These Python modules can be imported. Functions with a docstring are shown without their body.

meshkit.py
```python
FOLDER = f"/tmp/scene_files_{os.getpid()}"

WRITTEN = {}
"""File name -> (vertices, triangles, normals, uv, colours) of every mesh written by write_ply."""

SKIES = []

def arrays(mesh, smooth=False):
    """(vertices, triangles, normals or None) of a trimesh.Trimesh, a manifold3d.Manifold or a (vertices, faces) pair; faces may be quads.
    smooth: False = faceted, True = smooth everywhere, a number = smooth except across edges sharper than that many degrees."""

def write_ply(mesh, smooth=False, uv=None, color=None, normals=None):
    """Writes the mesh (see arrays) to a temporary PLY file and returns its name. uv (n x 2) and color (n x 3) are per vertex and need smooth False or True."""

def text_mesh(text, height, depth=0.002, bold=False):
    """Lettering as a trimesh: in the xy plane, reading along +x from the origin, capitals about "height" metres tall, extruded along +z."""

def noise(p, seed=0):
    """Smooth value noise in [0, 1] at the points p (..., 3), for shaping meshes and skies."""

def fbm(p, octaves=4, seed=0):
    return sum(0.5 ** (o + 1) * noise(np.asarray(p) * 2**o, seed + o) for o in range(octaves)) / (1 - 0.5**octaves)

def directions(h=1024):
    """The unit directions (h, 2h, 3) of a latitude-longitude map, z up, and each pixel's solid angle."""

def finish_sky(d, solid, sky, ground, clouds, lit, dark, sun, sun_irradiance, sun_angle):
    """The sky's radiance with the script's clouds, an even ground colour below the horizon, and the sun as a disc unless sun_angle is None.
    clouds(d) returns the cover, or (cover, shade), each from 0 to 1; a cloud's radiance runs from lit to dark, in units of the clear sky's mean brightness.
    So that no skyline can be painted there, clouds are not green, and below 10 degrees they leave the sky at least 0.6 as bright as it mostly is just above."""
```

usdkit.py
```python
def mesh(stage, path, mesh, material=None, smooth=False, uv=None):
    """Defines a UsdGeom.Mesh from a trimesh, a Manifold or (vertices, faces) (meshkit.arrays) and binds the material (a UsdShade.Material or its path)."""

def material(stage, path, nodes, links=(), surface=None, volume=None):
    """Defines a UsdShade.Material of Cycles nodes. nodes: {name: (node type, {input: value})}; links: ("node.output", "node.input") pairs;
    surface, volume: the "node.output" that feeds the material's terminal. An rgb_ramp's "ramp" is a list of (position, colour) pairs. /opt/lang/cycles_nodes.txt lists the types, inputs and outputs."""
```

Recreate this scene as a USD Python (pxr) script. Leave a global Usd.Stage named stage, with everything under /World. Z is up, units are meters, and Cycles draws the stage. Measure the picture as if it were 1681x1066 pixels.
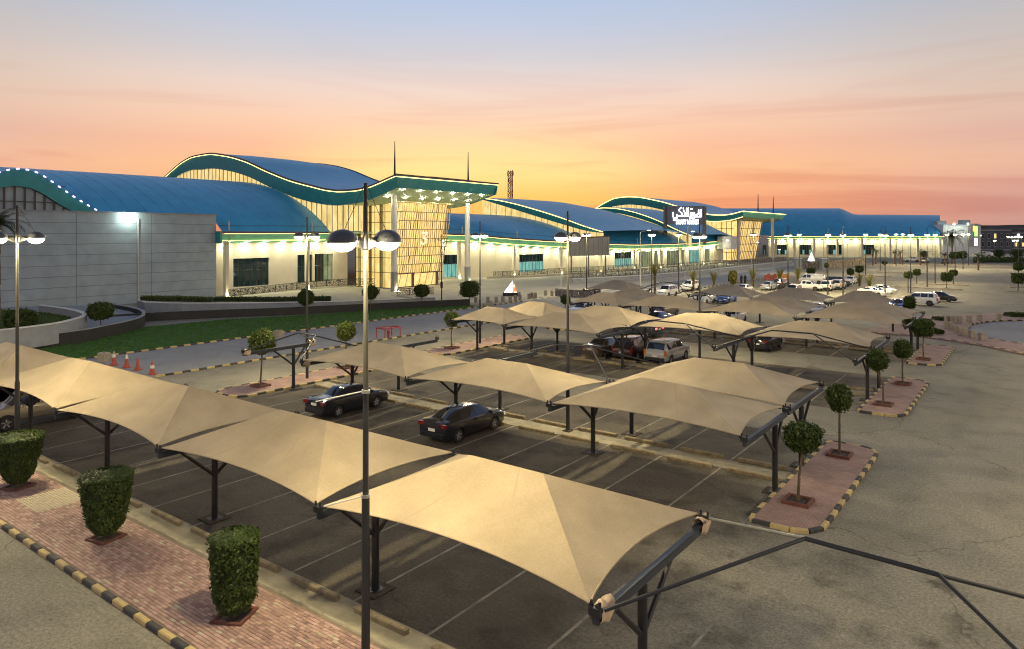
import math, random
import numpy as np, trimesh, usdkit, meshkit
import manifold3d as m3
from scipy.interpolate import PchipInterpolator
from shapely.geometry import Polygon, LineString, Point
from shapely.ops import unary_union
from pxr import Usd, UsdGeom, UsdLux, UsdShade, Sdf, Gf
random.seed(7); RNG = np.random.default_rng(7)
stage = Usd.Stage.CreateInMemory()
UsdGeom.Xform.Define(stage, '/World'); UsdGeom.Scope.Define(stage, '/World/Looks')
PI = math.pi

# ---------------------------------------------------------------- camera (10 m up, level, lens shifted down)
FPX, EYE, HOR, CX, WPX = 1153., 10., 384., 840.5, 1681.
YAW = math.atan2(860, 1153)
RT = np.array([math.cos(YAW), math.sin(YAW)]); FW = np.array([-math.sin(YAW), math.cos(YAW)])
cam = UsdGeom.Camera.Define(stage, '/World/Camera')
cam.CreateHorizontalApertureAttr(36.); cam.CreateVerticalApertureAttr(36. * 649 / 1024)
cam.CreateFocalLengthAttr(36. * FPX / WPX)
cam.CreateVerticalApertureOffsetAttr(-(533 - HOR) / WPX * 36.)
cam.CreateClippingRangeAttr(Gf.Vec2f(.1, 20000.))
cam.CreateExposureAttr(0.2)
cam.AddTransformOp().Set(Gf.Matrix4d(RT[0], RT[1], 0, 0, 0, 0, 1, 0, -FW[0], -FW[1], 0, 0, 0, 0, EYE, 1))

# ---------------------------------------------------------------- dusk sky
SUN_AZ = math.atan2(FW[0] - .05 * RT[0], FW[1] - .05 * RT[1])     # towards the afterglow behind the mall
SUN_DIR = (math.sin(SUN_AZ), math.cos(SUN_AZ), 0.0)
def lin(r, g, b):
    return tuple((c / 255 / 12.92) if c < 10 else ((c / 255 + .055) / 1.055) ** 2.4 for c in (r, g, b))
def x10(c, k=10.): return tuple(v * k for v in c)
def el(deg): return .5 + .5 * math.sin(math.radians(deg))
def ramp(stops): return [(el(a), x10(lin(*c))) for a, c in stops]
HIGH = [(30, (128, 140, 168)), (55, (90, 99, 124)), (90, (76, 84, 106))]
ramp_sun = ramp([(-90, (112, 84, 66)), (-.5, (190, 124, 84)), (.5, (255, 178, 92)), (3, (255, 204, 108)), (5, (255, 231, 150)), (7, (255, 222, 160)), (9, (251, 213, 180)), (11.5, (240, 218, 204)), (14, (216, 211, 214)), (16.5, (205, 207, 222)), (19, (193, 202, 227))] + HIGH)
ramp_mid = ramp([(-90, (104, 80, 68)), (-.5, (176, 120, 92)), (.5, (240, 158, 112)), (3, (250, 174, 124)), (5, (254, 194, 142)), (7, (250, 192, 156)), (9, (250, 206, 176)), (11.5, (238, 213, 200)), (14, (210, 206, 210)), (16.5, (192, 202, 222)), (19, (180, 197, 226))] + HIGH)
ramp_far = ramp([(-90, (90, 76, 72)), (-.5, (150, 112, 100)), (.5, (200, 150, 138)), (3, (216, 164, 147)), (5, (234, 184, 158)), (7, (222, 179, 162)), (8.5, (224, 190, 171)), (11, (214, 194, 180)), (14, (197, 189, 187)), (17, (178, 184, 196)), (19, (170, 181, 202))] + HIGH)
sky_mat = usdkit.material(stage, '/World/Looks/sky_dome', {
    'tc': ('texture_coordinate', {}),
    'sep': ('separate_xyz', {}),
    'el': ('math', {'math_type': 'multiply_add', 'value2': .5, 'value3': .5}),
    'rs': ('rgb_ramp', {'ramp': ramp_sun}), 'rm': ('rgb_ramp', {'ramp': ramp_mid}), 'rf': ('rgb_ramp', {'ramp': ramp_far}),
    'dot': ('vector_math', {'math_type': 'dot_product', 'vector2': SUN_DIR}),
    'az': ('map_range', {'range_type': 'smoothstep', 'from_min': .76, 'from_max': .975, 'to_min': 0., 'to_max': 1., 'clamp': True}),
    'az2': ('map_range', {'range_type': 'smoothstep', 'from_min': .945, 'from_max': 1.0, 'to_min': 0., 'to_max': 1., 'clamp': True}), 'grad0': ('mix_color', {}),
    'grad': ('mix_color', {}),
    'mp': ('mapping', {'scale': (1.5, 1.5, 19.), 'rotation': (-.055, .075, 0)}),
    'nz': ('noise_texture', {'scale': 1.0, 'detail': 6., 'roughness': .56, 'distortion': .9}),
    'cr': ('map_range', {'range_type': 'smoothstep', 'from_min': .50, 'from_max': .68, 'to_min': 0., 'to_max': .75, 'clamp': True}),
    'lowr': ('map_range', {'range_type': 'smoothstep', 'from_min': .06, 'from_max': .30, 'to_min': 1., 'to_max': .0, 'clamp': True}),
    'cm': ('math', {'math_type': 'multiply'}),
    'cc': ('mix_color', {'blend_type': 'multiply', 'fac': 1., 'b': (.87, .71, .73)}),
    'cl': ('mix_color', {}),
    'sky': ('sky_texture', {'sky_type': 'single_scattering', 'sun_disc': False, 'sun_elevation': .012, 'sun_rotation': SUN_AZ}),
    'fin': ('mix_color', {'fac': .03}),
    'bg': ('background_shader', {'strength': .093}),
}, [('tc.generated', 'sep.vector'), ('sep.z', 'el.value1'), ('el.value', 'rs.fac'), ('el.value', 'rf.fac'),
    ('tc.generated', 'dot.vector1'), ('dot.value', 'az.value'), ('dot.value', 'az2.value'), ('el.value', 'rm.fac'), ('az.result', 'grad0.fac'), ('rf.color', 'grad0.a'), ('rm.color', 'grad0.b'), ('az2.result', 'grad.fac'), ('grad0.result', 'grad.a'), ('rs.color', 'grad.b'),
    ('tc.generated', 'mp.vector'), ('mp.vector', 'nz.vector'), ('nz.fac', 'cr.value'), ('sep.z', 'lowr.value'), ('cr.result', 'cm.value1'), ('lowr.result', 'cm.value2'),
    ('grad.result', 'cc.a'), ('cm.value', 'cl.fac'), ('grad.result', 'cl.a'), ('cc.result', 'cl.b'),
    ('cl.result', 'fin.a'), ('sky.color', 'fin.b'), ('fin.result', 'bg.color')], surface='bg.background')
dome = UsdLux.DomeLight.Define(stage, '/World/sky')
dome.CreateIntensityAttr(1.0)
UsdShade.MaterialBindingAPI.Apply(dome.GetPrim()).Bind(sky_mat)
dome.GetPrim().SetCustomDataByKey('kind', 'structure')
LAMP_L, DOWN_L = 760., 1900.        # radiance of the street lamp bowls and of the soffit downlights

# ---------------------------------------------------------------- pixel of the photograph -> point of the place
def G(px, py, h=0.):
    Z = FPX * (EYE - h) / (py - HOR); X = (px - CX) * Z / FPX
    p = FW * Z + RT * X
    return np.array([p[0], p[1], h])
def AT(px, py, Z):
    p = FW * Z + RT * ((px - CX) * Z / FPX)
    return np.array([p[0], p[1], EYE - (py - HOR) * Z / FPX])
def on_x(px, py, X):
    t = (px - CX) / FPX
    Y = (t * X * FW[0] - X * RT[0]) / (RT[1] - t * FW[1]); Z = X * FW[0] + Y * FW[1]
    return np.array([X, Y, EYE - (py - HOR) * Z / FPX])
def on_y(px, py, Y):
    t = (px - CX) / FPX
    X = (t * Y * FW[1] - Y * RT[1]) / (RT[0] - t * FW[0]); Z = X * FW[0] + Y * FW[1]
    return np.array([X, Y, EYE - (py - HOR) * Z / FPX])
def depth(p): return p[0] * FW[0] + p[1] * FW[1]

# ---------------------------------------------------------------- mesh builder
class MB:
    def __init__(s): s.v, s.f, s.n = [], [], 0
    def add(s, v, f):
        v = np.asarray(v, float).reshape(-1, 3); f = np.asarray(f, int)
        if f.shape[1] == 4: f = np.vstack([f[:, [0, 1, 2]], f[:, [0, 2, 3]]])
        s.v.append(v); s.f.append(f + s.n); s.n += len(v); return s
    def mesh(s, m): return s.add(m.vertices, m.faces)
    def quad(s, a, b, c, d): return s.add([a, b, c, d], [[0, 1, 2, 3]])
    def box(s, c, size, rz=0., ax=None):
        h = np.array(size, float) / 2
        v = np.array([[x, y, z] for x in (-1, 1) for y in (-1, 1) for z in (-1, 1)], float) * h
        if ax is not None: v = v @ np.array(ax, float)
        elif rz:
            c_, s_ = math.cos(rz), math.sin(rz); v = v @ np.array([[c_, s_, 0], [-s_, c_, 0], [0, 0, 1]])
        return s.add(v + np.array(c, float), [[0, 1, 3, 2], [4, 6, 7, 5], [0, 4, 5, 1], [2, 3, 7, 6], [0, 2, 6, 4], [1, 5, 7, 3]])
    def cbox(s, c, size, ch, rz=0.):
        """box with chamfered top edges"""
        a, b, h = np.array(size, float) / 2
        v = []
        for z, k in ((-h, 0), (h - ch, 0), (h, ch)):
            v += [[-a + k, -b + k, z], [a - k, -b + k, z], [a - k, b - k, z], [-a + k, b - k, z]]
        v = np.array(v)
        c_, s_ = math.cos(rz), math.sin(rz); v = v @ np.array([[c_, s_, 0], [-s_, c_, 0], [0, 0, 1]])
        f = [[3, 2, 1, 0], [8, 9, 10, 11]]
        for L in (0, 4):
            for i in range(4): f.append([L + i, L + (i + 1) % 4, L + 4 + (i + 1) % 4, L + 4 + i])
        return s.add(v + np.array(c, float), f)
    def tube(s, p, q, r, r2=None, n=8, caps=True):
        p, q = np.array(p, float), np.array(q, float); r2 = r if r2 is None else r2
        t = q - p; L = np.linalg.norm(t); t = t / max(L, 1e-9)
        a = np.cross(t, [0, 0, 1.] if abs(t[2]) < .9 else [1., 0, 0]); a /= np.linalg.norm(a); b = np.cross(t, a)
        g = np.arange(n) * 2 * PI / n
        ring = np.cos(g)[:, None] * a + np.sin(g)[:, None] * b
        v = np.vstack([p + r * ring, q + r2 * ring] + ([[p], [q]] if caps else []))
        f = [[i, (i + 1) % n, n + (i + 1) % n, n + i] for i in range(n)]
        s.add(v, f)
        if caps:
            k = s.n - len(v)
            s.f.append(np.array([[2 * n, (i + 1) % n, i] for i in range(n)] + [[2 * n + 1, n + i, n + (i + 1) % n] for i in range(n)]) + k)
        return s
    def path(s, pts, r, n=8):
        for a, b in zip(pts[:-1], pts[1:]): s.tube(a, b, r, n=n)
        return s
    def lathe(s, prof, c=(0, 0, 0), n=16):
        prof = np.array(prof, float); g = np.arange(n) * 2 * PI / n
        v = np.stack([prof[:, None, 0] * np.cos(g), prof[:, None, 0] * np.sin(g), np.repeat(prof[:, 1:2], n, 1)], -1).reshape(-1, 3)
        f = [[i * n + j, i * n + (j + 1) % n, (i + 1) * n + (j + 1) % n, (i + 1) * n + j] for i in range(len(prof) - 1) for j in range(n)]
        return s.add(v + np.array(c, float), f)
    def grid(s, P):
        P = np.asarray(P, float); a, b = P.shape[:2]
        i, j = np.meshgrid(np.arange(a - 1), np.arange(b - 1), indexing='ij')
        q = np.stack([i * b + j, (i + 1) * b + j, (i + 1) * b + j + 1, i * b + j + 1], -1).reshape(-1, 4)
        return s.add(P.reshape(-1, 3), q)
    def prism(s, poly, z0, z1):
        m = trimesh.creation.extrude_polygon(Polygon(poly) if not hasattr(poly, 'exterior') else poly, z1 - z0, engine='earcut')
        m.apply_translation([0, 0, z0]); return s.mesh(m)
    def sheet(s, poly, z):
        P = Polygon(poly) if not hasattr(poly, 'exterior') else poly
        v, f = trimesh.creation.triangulate_polygon(P, engine='earcut')
        v3 = np.column_stack([v, np.full(len(v), z)])
        n = np.cross(v[f[:, 1]] - v[f[:, 0]], v[f[:, 2]] - v[f[:, 0]])
        f = np.where((n < 0)[:, None], f[:, ::-1], f)
        return s.add(v3, f)
    def arr(s): return np.vstack(s.v), np.vstack(s.f)

COUNT = {}
def path_of(name, parent):
    base = (str(parent.GetPath()) if parent is not None else '/World') + '/' + name
    k = COUNT.get(base, 0); COUNT[base] = k + 1
    return base if k == 0 else f'{base}_{k:03d}'
def tag(p, label=None, cat=None, group=None, kind=None):
    p = p.GetPrim() if hasattr(p, 'GetPrim') else p
    for k, v in (('label', label), ('category', cat), ('group', group), ('kind', kind)):
        if v: p.SetCustomDataByKey(k, v)
    return p
def part(name, mb, mat, parent=None, smooth=False, label=None, kind=None):
    p = usdkit.mesh(stage, path_of(name, parent), mb.arr() if isinstance(mb, MB) else mb, M[mat] if isinstance(mat, str) else mat, smooth).GetPrim()
    return tag(p, label=label, kind=kind)
def thing(name, label=None, cat=None, loc=(0, 0, 0), rz=0., group=None, kind=None, sc=None):
    x = UsdGeom.Xform.Define(stage, path_of(name, None))
    x.AddTranslateOp().Set(Gf.Vec3d(*map(float, loc)))
    if rz: x.AddRotateZOp().Set(math.degrees(rz))
    if sc is not None: x.AddScaleOp().Set(Gf.Vec3f(*((sc,) * 3 if np.ndim(sc) == 0 else sc)))
    return tag(x, label, cat, group, kind)
def copy(root, label, loc, rz=0., group=None, sc=None, cat=None, name=None):
    cd = root.GetCustomData()
    x = thing(name or root.GetName().rstrip('0123456789').rstrip('_'), label, cat or cd.get('category'), loc, rz, group or cd.get('group'), None, sc)
    x.GetReferences().AddInternalReference(root.GetPath()); x.SetInstanceable(True)
    return x

# ---------------------------------------------------------------- materials
M = {}
def mat(name, col, rough=.6, metal=0., nscale=None, namt=.25, bump=0., bscale=None, spec=.5, col2=None, coat=0., detail=4., obj=False, rnd=0.):
    nodes = {'p': ('principled_bsdf', {'base_color': col, 'roughness': rough, 'metallic': metal, 'specular_ior_level': spec, 'coat_weight': coat})}
    links = []
    if nscale:
        c2 = col2 or tuple(c * (1 - namt) for c in col)
        nodes |= {'g': ('geometry', {}), 'tc': ('texture_coordinate', {}), 'n': ('noise_texture', {'scale': nscale, 'detail': detail, 'roughness': .6}),
                  'r': ('rgb_ramp', {'ramp': [(.32, c2), (.68, col)]})}
        links += [('tc.object' if obj else 'g.position', 'n.vector'), ('n.fac', 'r.fac')]
        src = 'r.color'
        if rnd:
            nodes |= {'oi': ('object_info', {}), 'rv': ('map_range', {'from_min': 0., 'from_max': 1., 'to_min': 1 - rnd, 'to_max': 1 + rnd}), 'hs': ('hsv', {})}
            links += [('oi.random', 'rv.value'), ('rv.result', 'hs.value'), ('r.color', 'hs.color')]; src = 'hs.color'
        links.append((src, 'p.base_color'))
    if bump:
        nodes |= {'g2': ('geometry', {}), 'n2': ('noise_texture', {'scale': bscale or 60., 'detail': 3.}), 'b': ('bump', {'strength': bump, 'distance': .02})}
        links += [('g2.position', 'n2.vector'), ('n2.fac', 'b.height'), ('b.normal', 'p.normal')]
    M[name] = usdkit.material(stage, f'/World/Looks/{name}', nodes, links, surface='p.BSDF')
def emit(name, col, strength):
    M[name] = usdkit.material(stage, f'/World/Looks/{name}', {'e': ('emission', {'color': col, 'strength': strength})}, [], surface='e.emission')

def asphalt(name, c_lo, c_hi, crack=True, stain=.5, blend=None):
    nodes = {'g': ('geometry', {}),
        'n1': ('noise_texture', {'scale': .11, 'detail': 6., 'roughness': .62, 'distortion': .4}),
        'r1': ('rgb_ramp', {'ramp': [(.3, c_lo), (.7, c_hi)]}),
        'n2': ('noise_texture', {'scale': .55, 'detail': 5., 'roughness': .6}),
        'r2': ('rgb_ramp', {'ramp': [(.30, (1 - stain,) * 3), (.52, (1., 1., 1.))]}),
        'm2': ('mix_color', {'blend_type': 'multiply', 'fac': .9}),
        'n3': ('noise_texture', {'scale': 10., 'detail': 6., 'roughness': .9}),
        'r3': ('rgb_ramp', {'ramp': [(.36, (.38, .38, .40)), (.64, (1.58, 1.56, 1.50))]}),
        'm3': ('mix_color', {'blend_type': 'multiply', 'fac': .85}),
        'nd': ('noise_texture', {'scale': .9, 'detail': 4.}),
        'va': ('vector_math', {'math_type': 'multiply_add', 'vector2': (1.6, 1.6, 0.), 'vector3': (0., 0., 0.)}),
        'vs': ('vector_math', {'math_type': 'add'}),
        'vo': ('voronoi_texture', {'feature': 'distance_to_edge', 'scale': .075}),
        'vr': ('rgb_ramp', {'ramp': [(0., (.45, .44, .42)), (.0022, (1., 1., 1.)), (1., (1., 1., 1.))]}),
        'm4': ('mix_color', {'blend_type': 'multiply', 'fac': .8 if crack else 0.}),
        'b': ('bump', {'strength': .25, 'distance': .008}),
        'p': ('principled_bsdf', {'roughness': .82, 'specular_ior_level': .3})}
    links = [('g.position', 'n1.vector'), ('n1.fac', 'r1.fac'), ('g.position', 'n2.vector'), ('n2.fac', 'r2.fac'), ('r1.color', 'm2.a'), ('r2.color', 'm2.b'),
             ('g.position', 'n3.vector'), ('n3.fac', 'r3.fac'), ('m2.result', 'm3.a'), ('r3.color', 'm3.b'),
             ('g.position', 'nd.vector'), ('nd.color', 'va.vector1'), ('va.vector', 'vs.vector1'), ('g.position', 'vs.vector2'), ('vs.vector', 'vo.vector'), ('vo.distance', 'vr.fac'),
             ('m3.result', 'm4.a'), ('vr.color', 'm4.b'), ('n3.fac', 'b.height'), ('b.normal', 'p.normal'), ('m4.result', 'p.base_color')]
    if stain > .6:   # oil spots
        nodes |= {'ov': ('voronoi_texture', {'scale': .42, 'randomness': 1.}), 'on': ('noise_texture', {'scale': 3.2, 'detail': 4.}), 'oa': ('math', {'math_type': 'multiply_add', 'value2': .30}), 'orr': ('rgb_ramp', {'ramp': [(.16, (.34, .32, .31)), (.34, (1., 1., 1.))]}), 'm5': ('mix_color', {'blend_type': 'multiply', 'fac': .85})}
        links = [l for l in links if l != ('m4.result', 'p.base_color')] + [('g.position', 'ov.vector'), ('g.position', 'on.vector'), ('on.fac', 'oa.value1'), ('ov.distance', 'oa.value3'), ('oa.value', 'orr.fac'), ('m4.result', 'm5.a'), ('orr.color', 'm5.b'), ('m5.result', 'p.base_color')]
    if blend:   # the worn dark surface of the bays gives way to the road with a ragged edge
        nodes |= {'sx': ('separate_xyz', {}), 'nb': ('noise_texture', {'scale': .35, 'detail': 6., 'roughness': .65}), 'ad': ('math', {'math_type': 'multiply_add', 'value2': 7.}), 'mr': ('map_range', {'range_type': 'smoothstep', 'from_min': -7.2, 'from_max': -2.6, 'to_min': 0., 'to_max': 1., 'clamp': True}), 'rb': ('rgb_ramp', {'ramp': [(.3, blend[0]), (.7, blend[1])]}), 'mb': ('mix_color', {})}
        links = [l for l in links if l != ('r1.color', 'm2.a')] + [('g.position', 'sx.vector'), ('g.position', 'nb.vector'), ('nb.fac', 'ad.value1'), ('sx.x', 'ad.value3'), ('ad.value', 'mr.value'), ('n1.fac', 'rb.fac'), ('mr.result', 'mb.fac'), ('r1.color', 'mb.a'), ('rb.color', 'mb.b'), ('mb.result', 'm2.a')]
    M[name] = usdkit.material(stage, f'/World/Looks/{name}', nodes, links, surface='p.BSDF')
asphalt('asphalt_road', (.175, .164, .132), (.25, .234, .19), stain=.28)
asphalt('asphalt_bay', (.056, .047, .038), (.115, .10, .079), stain=.62, blend=((.175, .164, .132), (.25, .234, .19)))
asphalt('asphalt_grey', (.19, .198, .215), (.26, .268, .285), crack=False, stain=.2)
asphalt('plaza_paving', (.38, .35, .28), (.52, .48, .38), crack=False, stain=.15)
asphalt('sandy_ground', (.22, .18, .13), (.34, .29, .22), crack=False, stain=.3)
def brickmat(name, c1, c2, mortar, w=.21, h=.105, rot=0.):
    nodes = {'g': ('geometry', {}), 'mp': ('mapping', {'rotation': (0, 0, rot)}), 'b': ('brick_texture', {'scale': 1., 'brick_width': w, 'row_height': h, 'mortar_size': .008, 'color1': c1, 'color2': c2, 'mortar': mortar, 'mortar_smooth': .2}),
             'n': ('noise_texture', {'scale': .8, 'detail': 5.}), 'r': ('rgb_ramp', {'ramp': [(.3, (.72, .70, .68)), (.7, (1.1, 1.1, 1.08))]}), 'm': ('mix_color', {'blend_type': 'multiply', 'fac': 1.}),
             'bp': ('bump', {'strength': .4, 'distance': .006, 'invert': True}), 'p': ('principled_bsdf', {'roughness': .8})}
    M[name] = usdkit.material(stage, f'/World/Looks/{name}', nodes, [('g.position', 'mp.vector'), ('mp.vector', 'b.vector'), ('g.position', 'n.vector'), ('n.fac', 'r.fac'), ('b.color', 'm.a'), ('r.color', 'm.b'), ('b.fac', 'bp.height'), ('bp.normal', 'p.normal'), ('m.result', 'p.base_color')], surface='p.BSDF')
brickmat('pink_paving', (.37, .24, .21), (.29, .185, .165), (.17, .12, .10))
for k, c in enumerate(((.37, .235, .205), (.275, .172, .152), (.34, .225, .19), (.43, .285, .245), (.42, .36, .27))):
    mat(f'paver_pink_{k}' if k < 4 else 'paver_sand', c, .8, nscale=7., namt=.25)
mat('mortar_sand', (.20, .15, .115), .9, nscale=9.)
mat('kerb_yellow', (.52, .385, .15), .75, nscale=4.5, col2=(.34, .27, .15), detail=7.)
mat('kerb_black', (.020, .022, .028), .7, nscale=4.5, col2=(.050, .046, .040), detail=7.)
mat('concrete', (.33, .29, .22), .85, nscale=2.5, namt=.35, bump=.2)
mat('concrete_strip', (.30, .27, .20), .88, nscale=1.5, namt=.35, bump=.2)
mat('wheel_stop_paint', (.30, .24, .145), .8, nscale=4., namt=.5)
mat('line_paint', (.31, .285, .225), .8, nscale=1.7, col2=(.12, .11, .095), detail=6.)
mat('planter_brick', (.15, .055, .04), .85, nscale=6., namt=.4)
mat('soil', (.06, .042, .03), .95, nscale=8., namt=.5)
mat('steel_dark', (.014, .015, .018), .42, nscale=3., namt=.3)
mat('steel_grey', (.13, .13, .12), .45, nscale=3., namt=.2)
mat('steel_blue', (.026, .032, .042), .38, nscale=3., namt=.25)
mat('steel_pale', (.42, .42, .41), .45)
mat('galvanised', (.5, .5, .48), .35, metal=.8)
mat('pole_paint', (.065, .064, .052), .5, nscale=2., namt=.2)
mat('pole_lower', (.030, .031, .034), .5, nscale=2., namt=.2)
mat('mast_black', (.018, .018, .02), .5)
mat('lamp_shade', (.06, .065, .075), .35, nscale=2., namt=.2)
emit('lamp_bowl', (1., .83, .46), LAMP_L)
mat('canvas_wrap', (.55, .42, .30), .9, nscale=8., namt=.3)
def fabric(name, col):
    nodes = {'g': ('geometry', {}), 'n': ('noise_texture', {'scale': .6, 'detail': 5., 'roughness': .55}), 'r': ('rgb_ramp', {'ramp': [(.3, tuple(c * .74 for c in col)), (.7, col)]}),
             'n3': ('noise_texture', {'scale': 22., 'detail': 5., 'roughness': .8}), 'r3': ('rgb_ramp', {'ramp': [(.33, (.84, .84, .85)), (.67, (1.13, 1.125, 1.11))]}), 'm': ('mix_color', {'blend_type': 'multiply', 'fac': .9}),
             'b': ('bump', {'strength': .25, 'distance': .05}), 'nb': ('noise_texture', {'scale': 2.2, 'detail': 2.}),
             'd': ('principled_bsdf', {'roughness': .9, 'specular_ior_level': .15, 'sheen_weight': .1}), 't': ('translucent_bsdf', {}), 'x': ('mix_closure', {'fac': .13})}
    M[name] = usdkit.material(stage, f'/World/Looks/{name}', nodes, [('g.position', 'n.vector'), ('n.fac', 'r.fac'), ('g.position', 'n3.vector'), ('n3.fac', 'r3.fac'), ('r.color', 'm.a'), ('r3.color', 'm.b'), ('g.position', 'nb.vector'), ('nb.fac', 'b.height'), ('b.normal', 'd.normal'),
        ('m.result', 'd.base_color'), ('m.result', 't.color'), ('d.BSDF', 'x.closure1'), ('t.BSDF', 'x.closure2')], surface='x.closure')
fabric('shade_fabric', (.43, .35, .238))
mat('fabric_hem', (.36, .285, .19), .9)
def leafmat(name, dark, light, sc=5.):
    nodes = {'tc': ('geometry', {}), 'n': ('noise_texture', {'scale': sc, 'detail': 3.}), 'gr': ('geometry', {}), 'r': ('rgb_ramp', {'ramp': [(.3, dark), (.72, light)]}),
             'r2': ('rgb_ramp', {'ramp': [(0., (.6, .62, .6)), (1., (1.4, 1.36, 1.3))]}), 'm': ('mix_color', {'blend_type': 'multiply', 'fac': 1.}),
             'p': ('principled_bsdf', {'roughness': .55, 'specular_ior_level': .35}), 't': ('translucent_bsdf', {}), 'x': ('mix_closure', {'fac': .2})}
    M[name] = usdkit.material(stage, f'/World/Looks/{name}', nodes, [('tc.position', 'n.vector'), ('n.fac', 'r.fac'), ('gr.random_per_island', 'r2.fac'), ('r.color', 'm.a'), ('r2.color', 'm.b'), ('m.result', 'p.base_color'), ('m.result', 't.color'), ('p.BSDF', 'x.closure1'), ('t.BSDF', 'x.closure2')], surface='x.closure')
leafmat('leaf_dark', (.030, .056, .010), (.10, .145, .022))
leafmat('leaf_bright', (.09, .135, .022), (.19, .24, .04))
leafmat('leaf_yellow', (.14, .15, .03), (.32, .25, .05))
leafmat('leaf_palm', (.035, .05, .02), (.09, .105, .04))
leafmat('grass_blade', (.045, .15, .012), (.11, .27, .028), 1.2)
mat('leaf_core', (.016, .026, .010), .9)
mat('lawn_soil', (.045, .125, .016), .95, nscale=1.6, namt=.5, bump=.5, bscale=30.)
mat('bark', (.13, .095, .065), .9, nscale=12., namt=.5, bump=.4)
mat('bark_palm', (.16, .10, .06), .9, nscale=14., namt=.5, bump=.5)
# ---------------------------------------------------------------- ground, roads, lawn, pavements
def struct(name, mb, m, smooth=False):
    p = part(name, mb, m, None, smooth); tag(p, kind='structure'); return p
def flat(name, poly, z, m): return struct(name, MB().sheet(poly, z), m)
def nv(poly, bits=6): return poly

gmb = MB(); gmb.quad((-3000, -3000, 0), (3000, -3000, 0), (3000, 3000, 0), (-3000, 3000, 0))
struct('ground', gmb, 'asphalt_road')
flat('parking_lot', [(-60.6, 12.3), (-1.5, 12.3), (-1.5, 24.3), (-8.1, 24.3), (-8.1, 36.5), (-41.4, 36.5), (-41.4, 23.2), (-60.6, 23.2)], .004, 'asphalt_bay')
flat('parking_lot', [(-41.4, 43.2), (-8.1, 43.2), (-8.1, 55), (-41.4, 55)], .004, 'asphalt_bay')
flat('parking_lot', [(-41.4, 61.5), (-8.1, 61.5), (-8.1, 73.5), (-41.4, 73.5)], .004, 'asphalt_bay')
flat('mall_road', [(-60.7, -60), (-49.3, -60), (-49.3, 300), (-60.7, 300)], .004, 'asphalt_grey')

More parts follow.
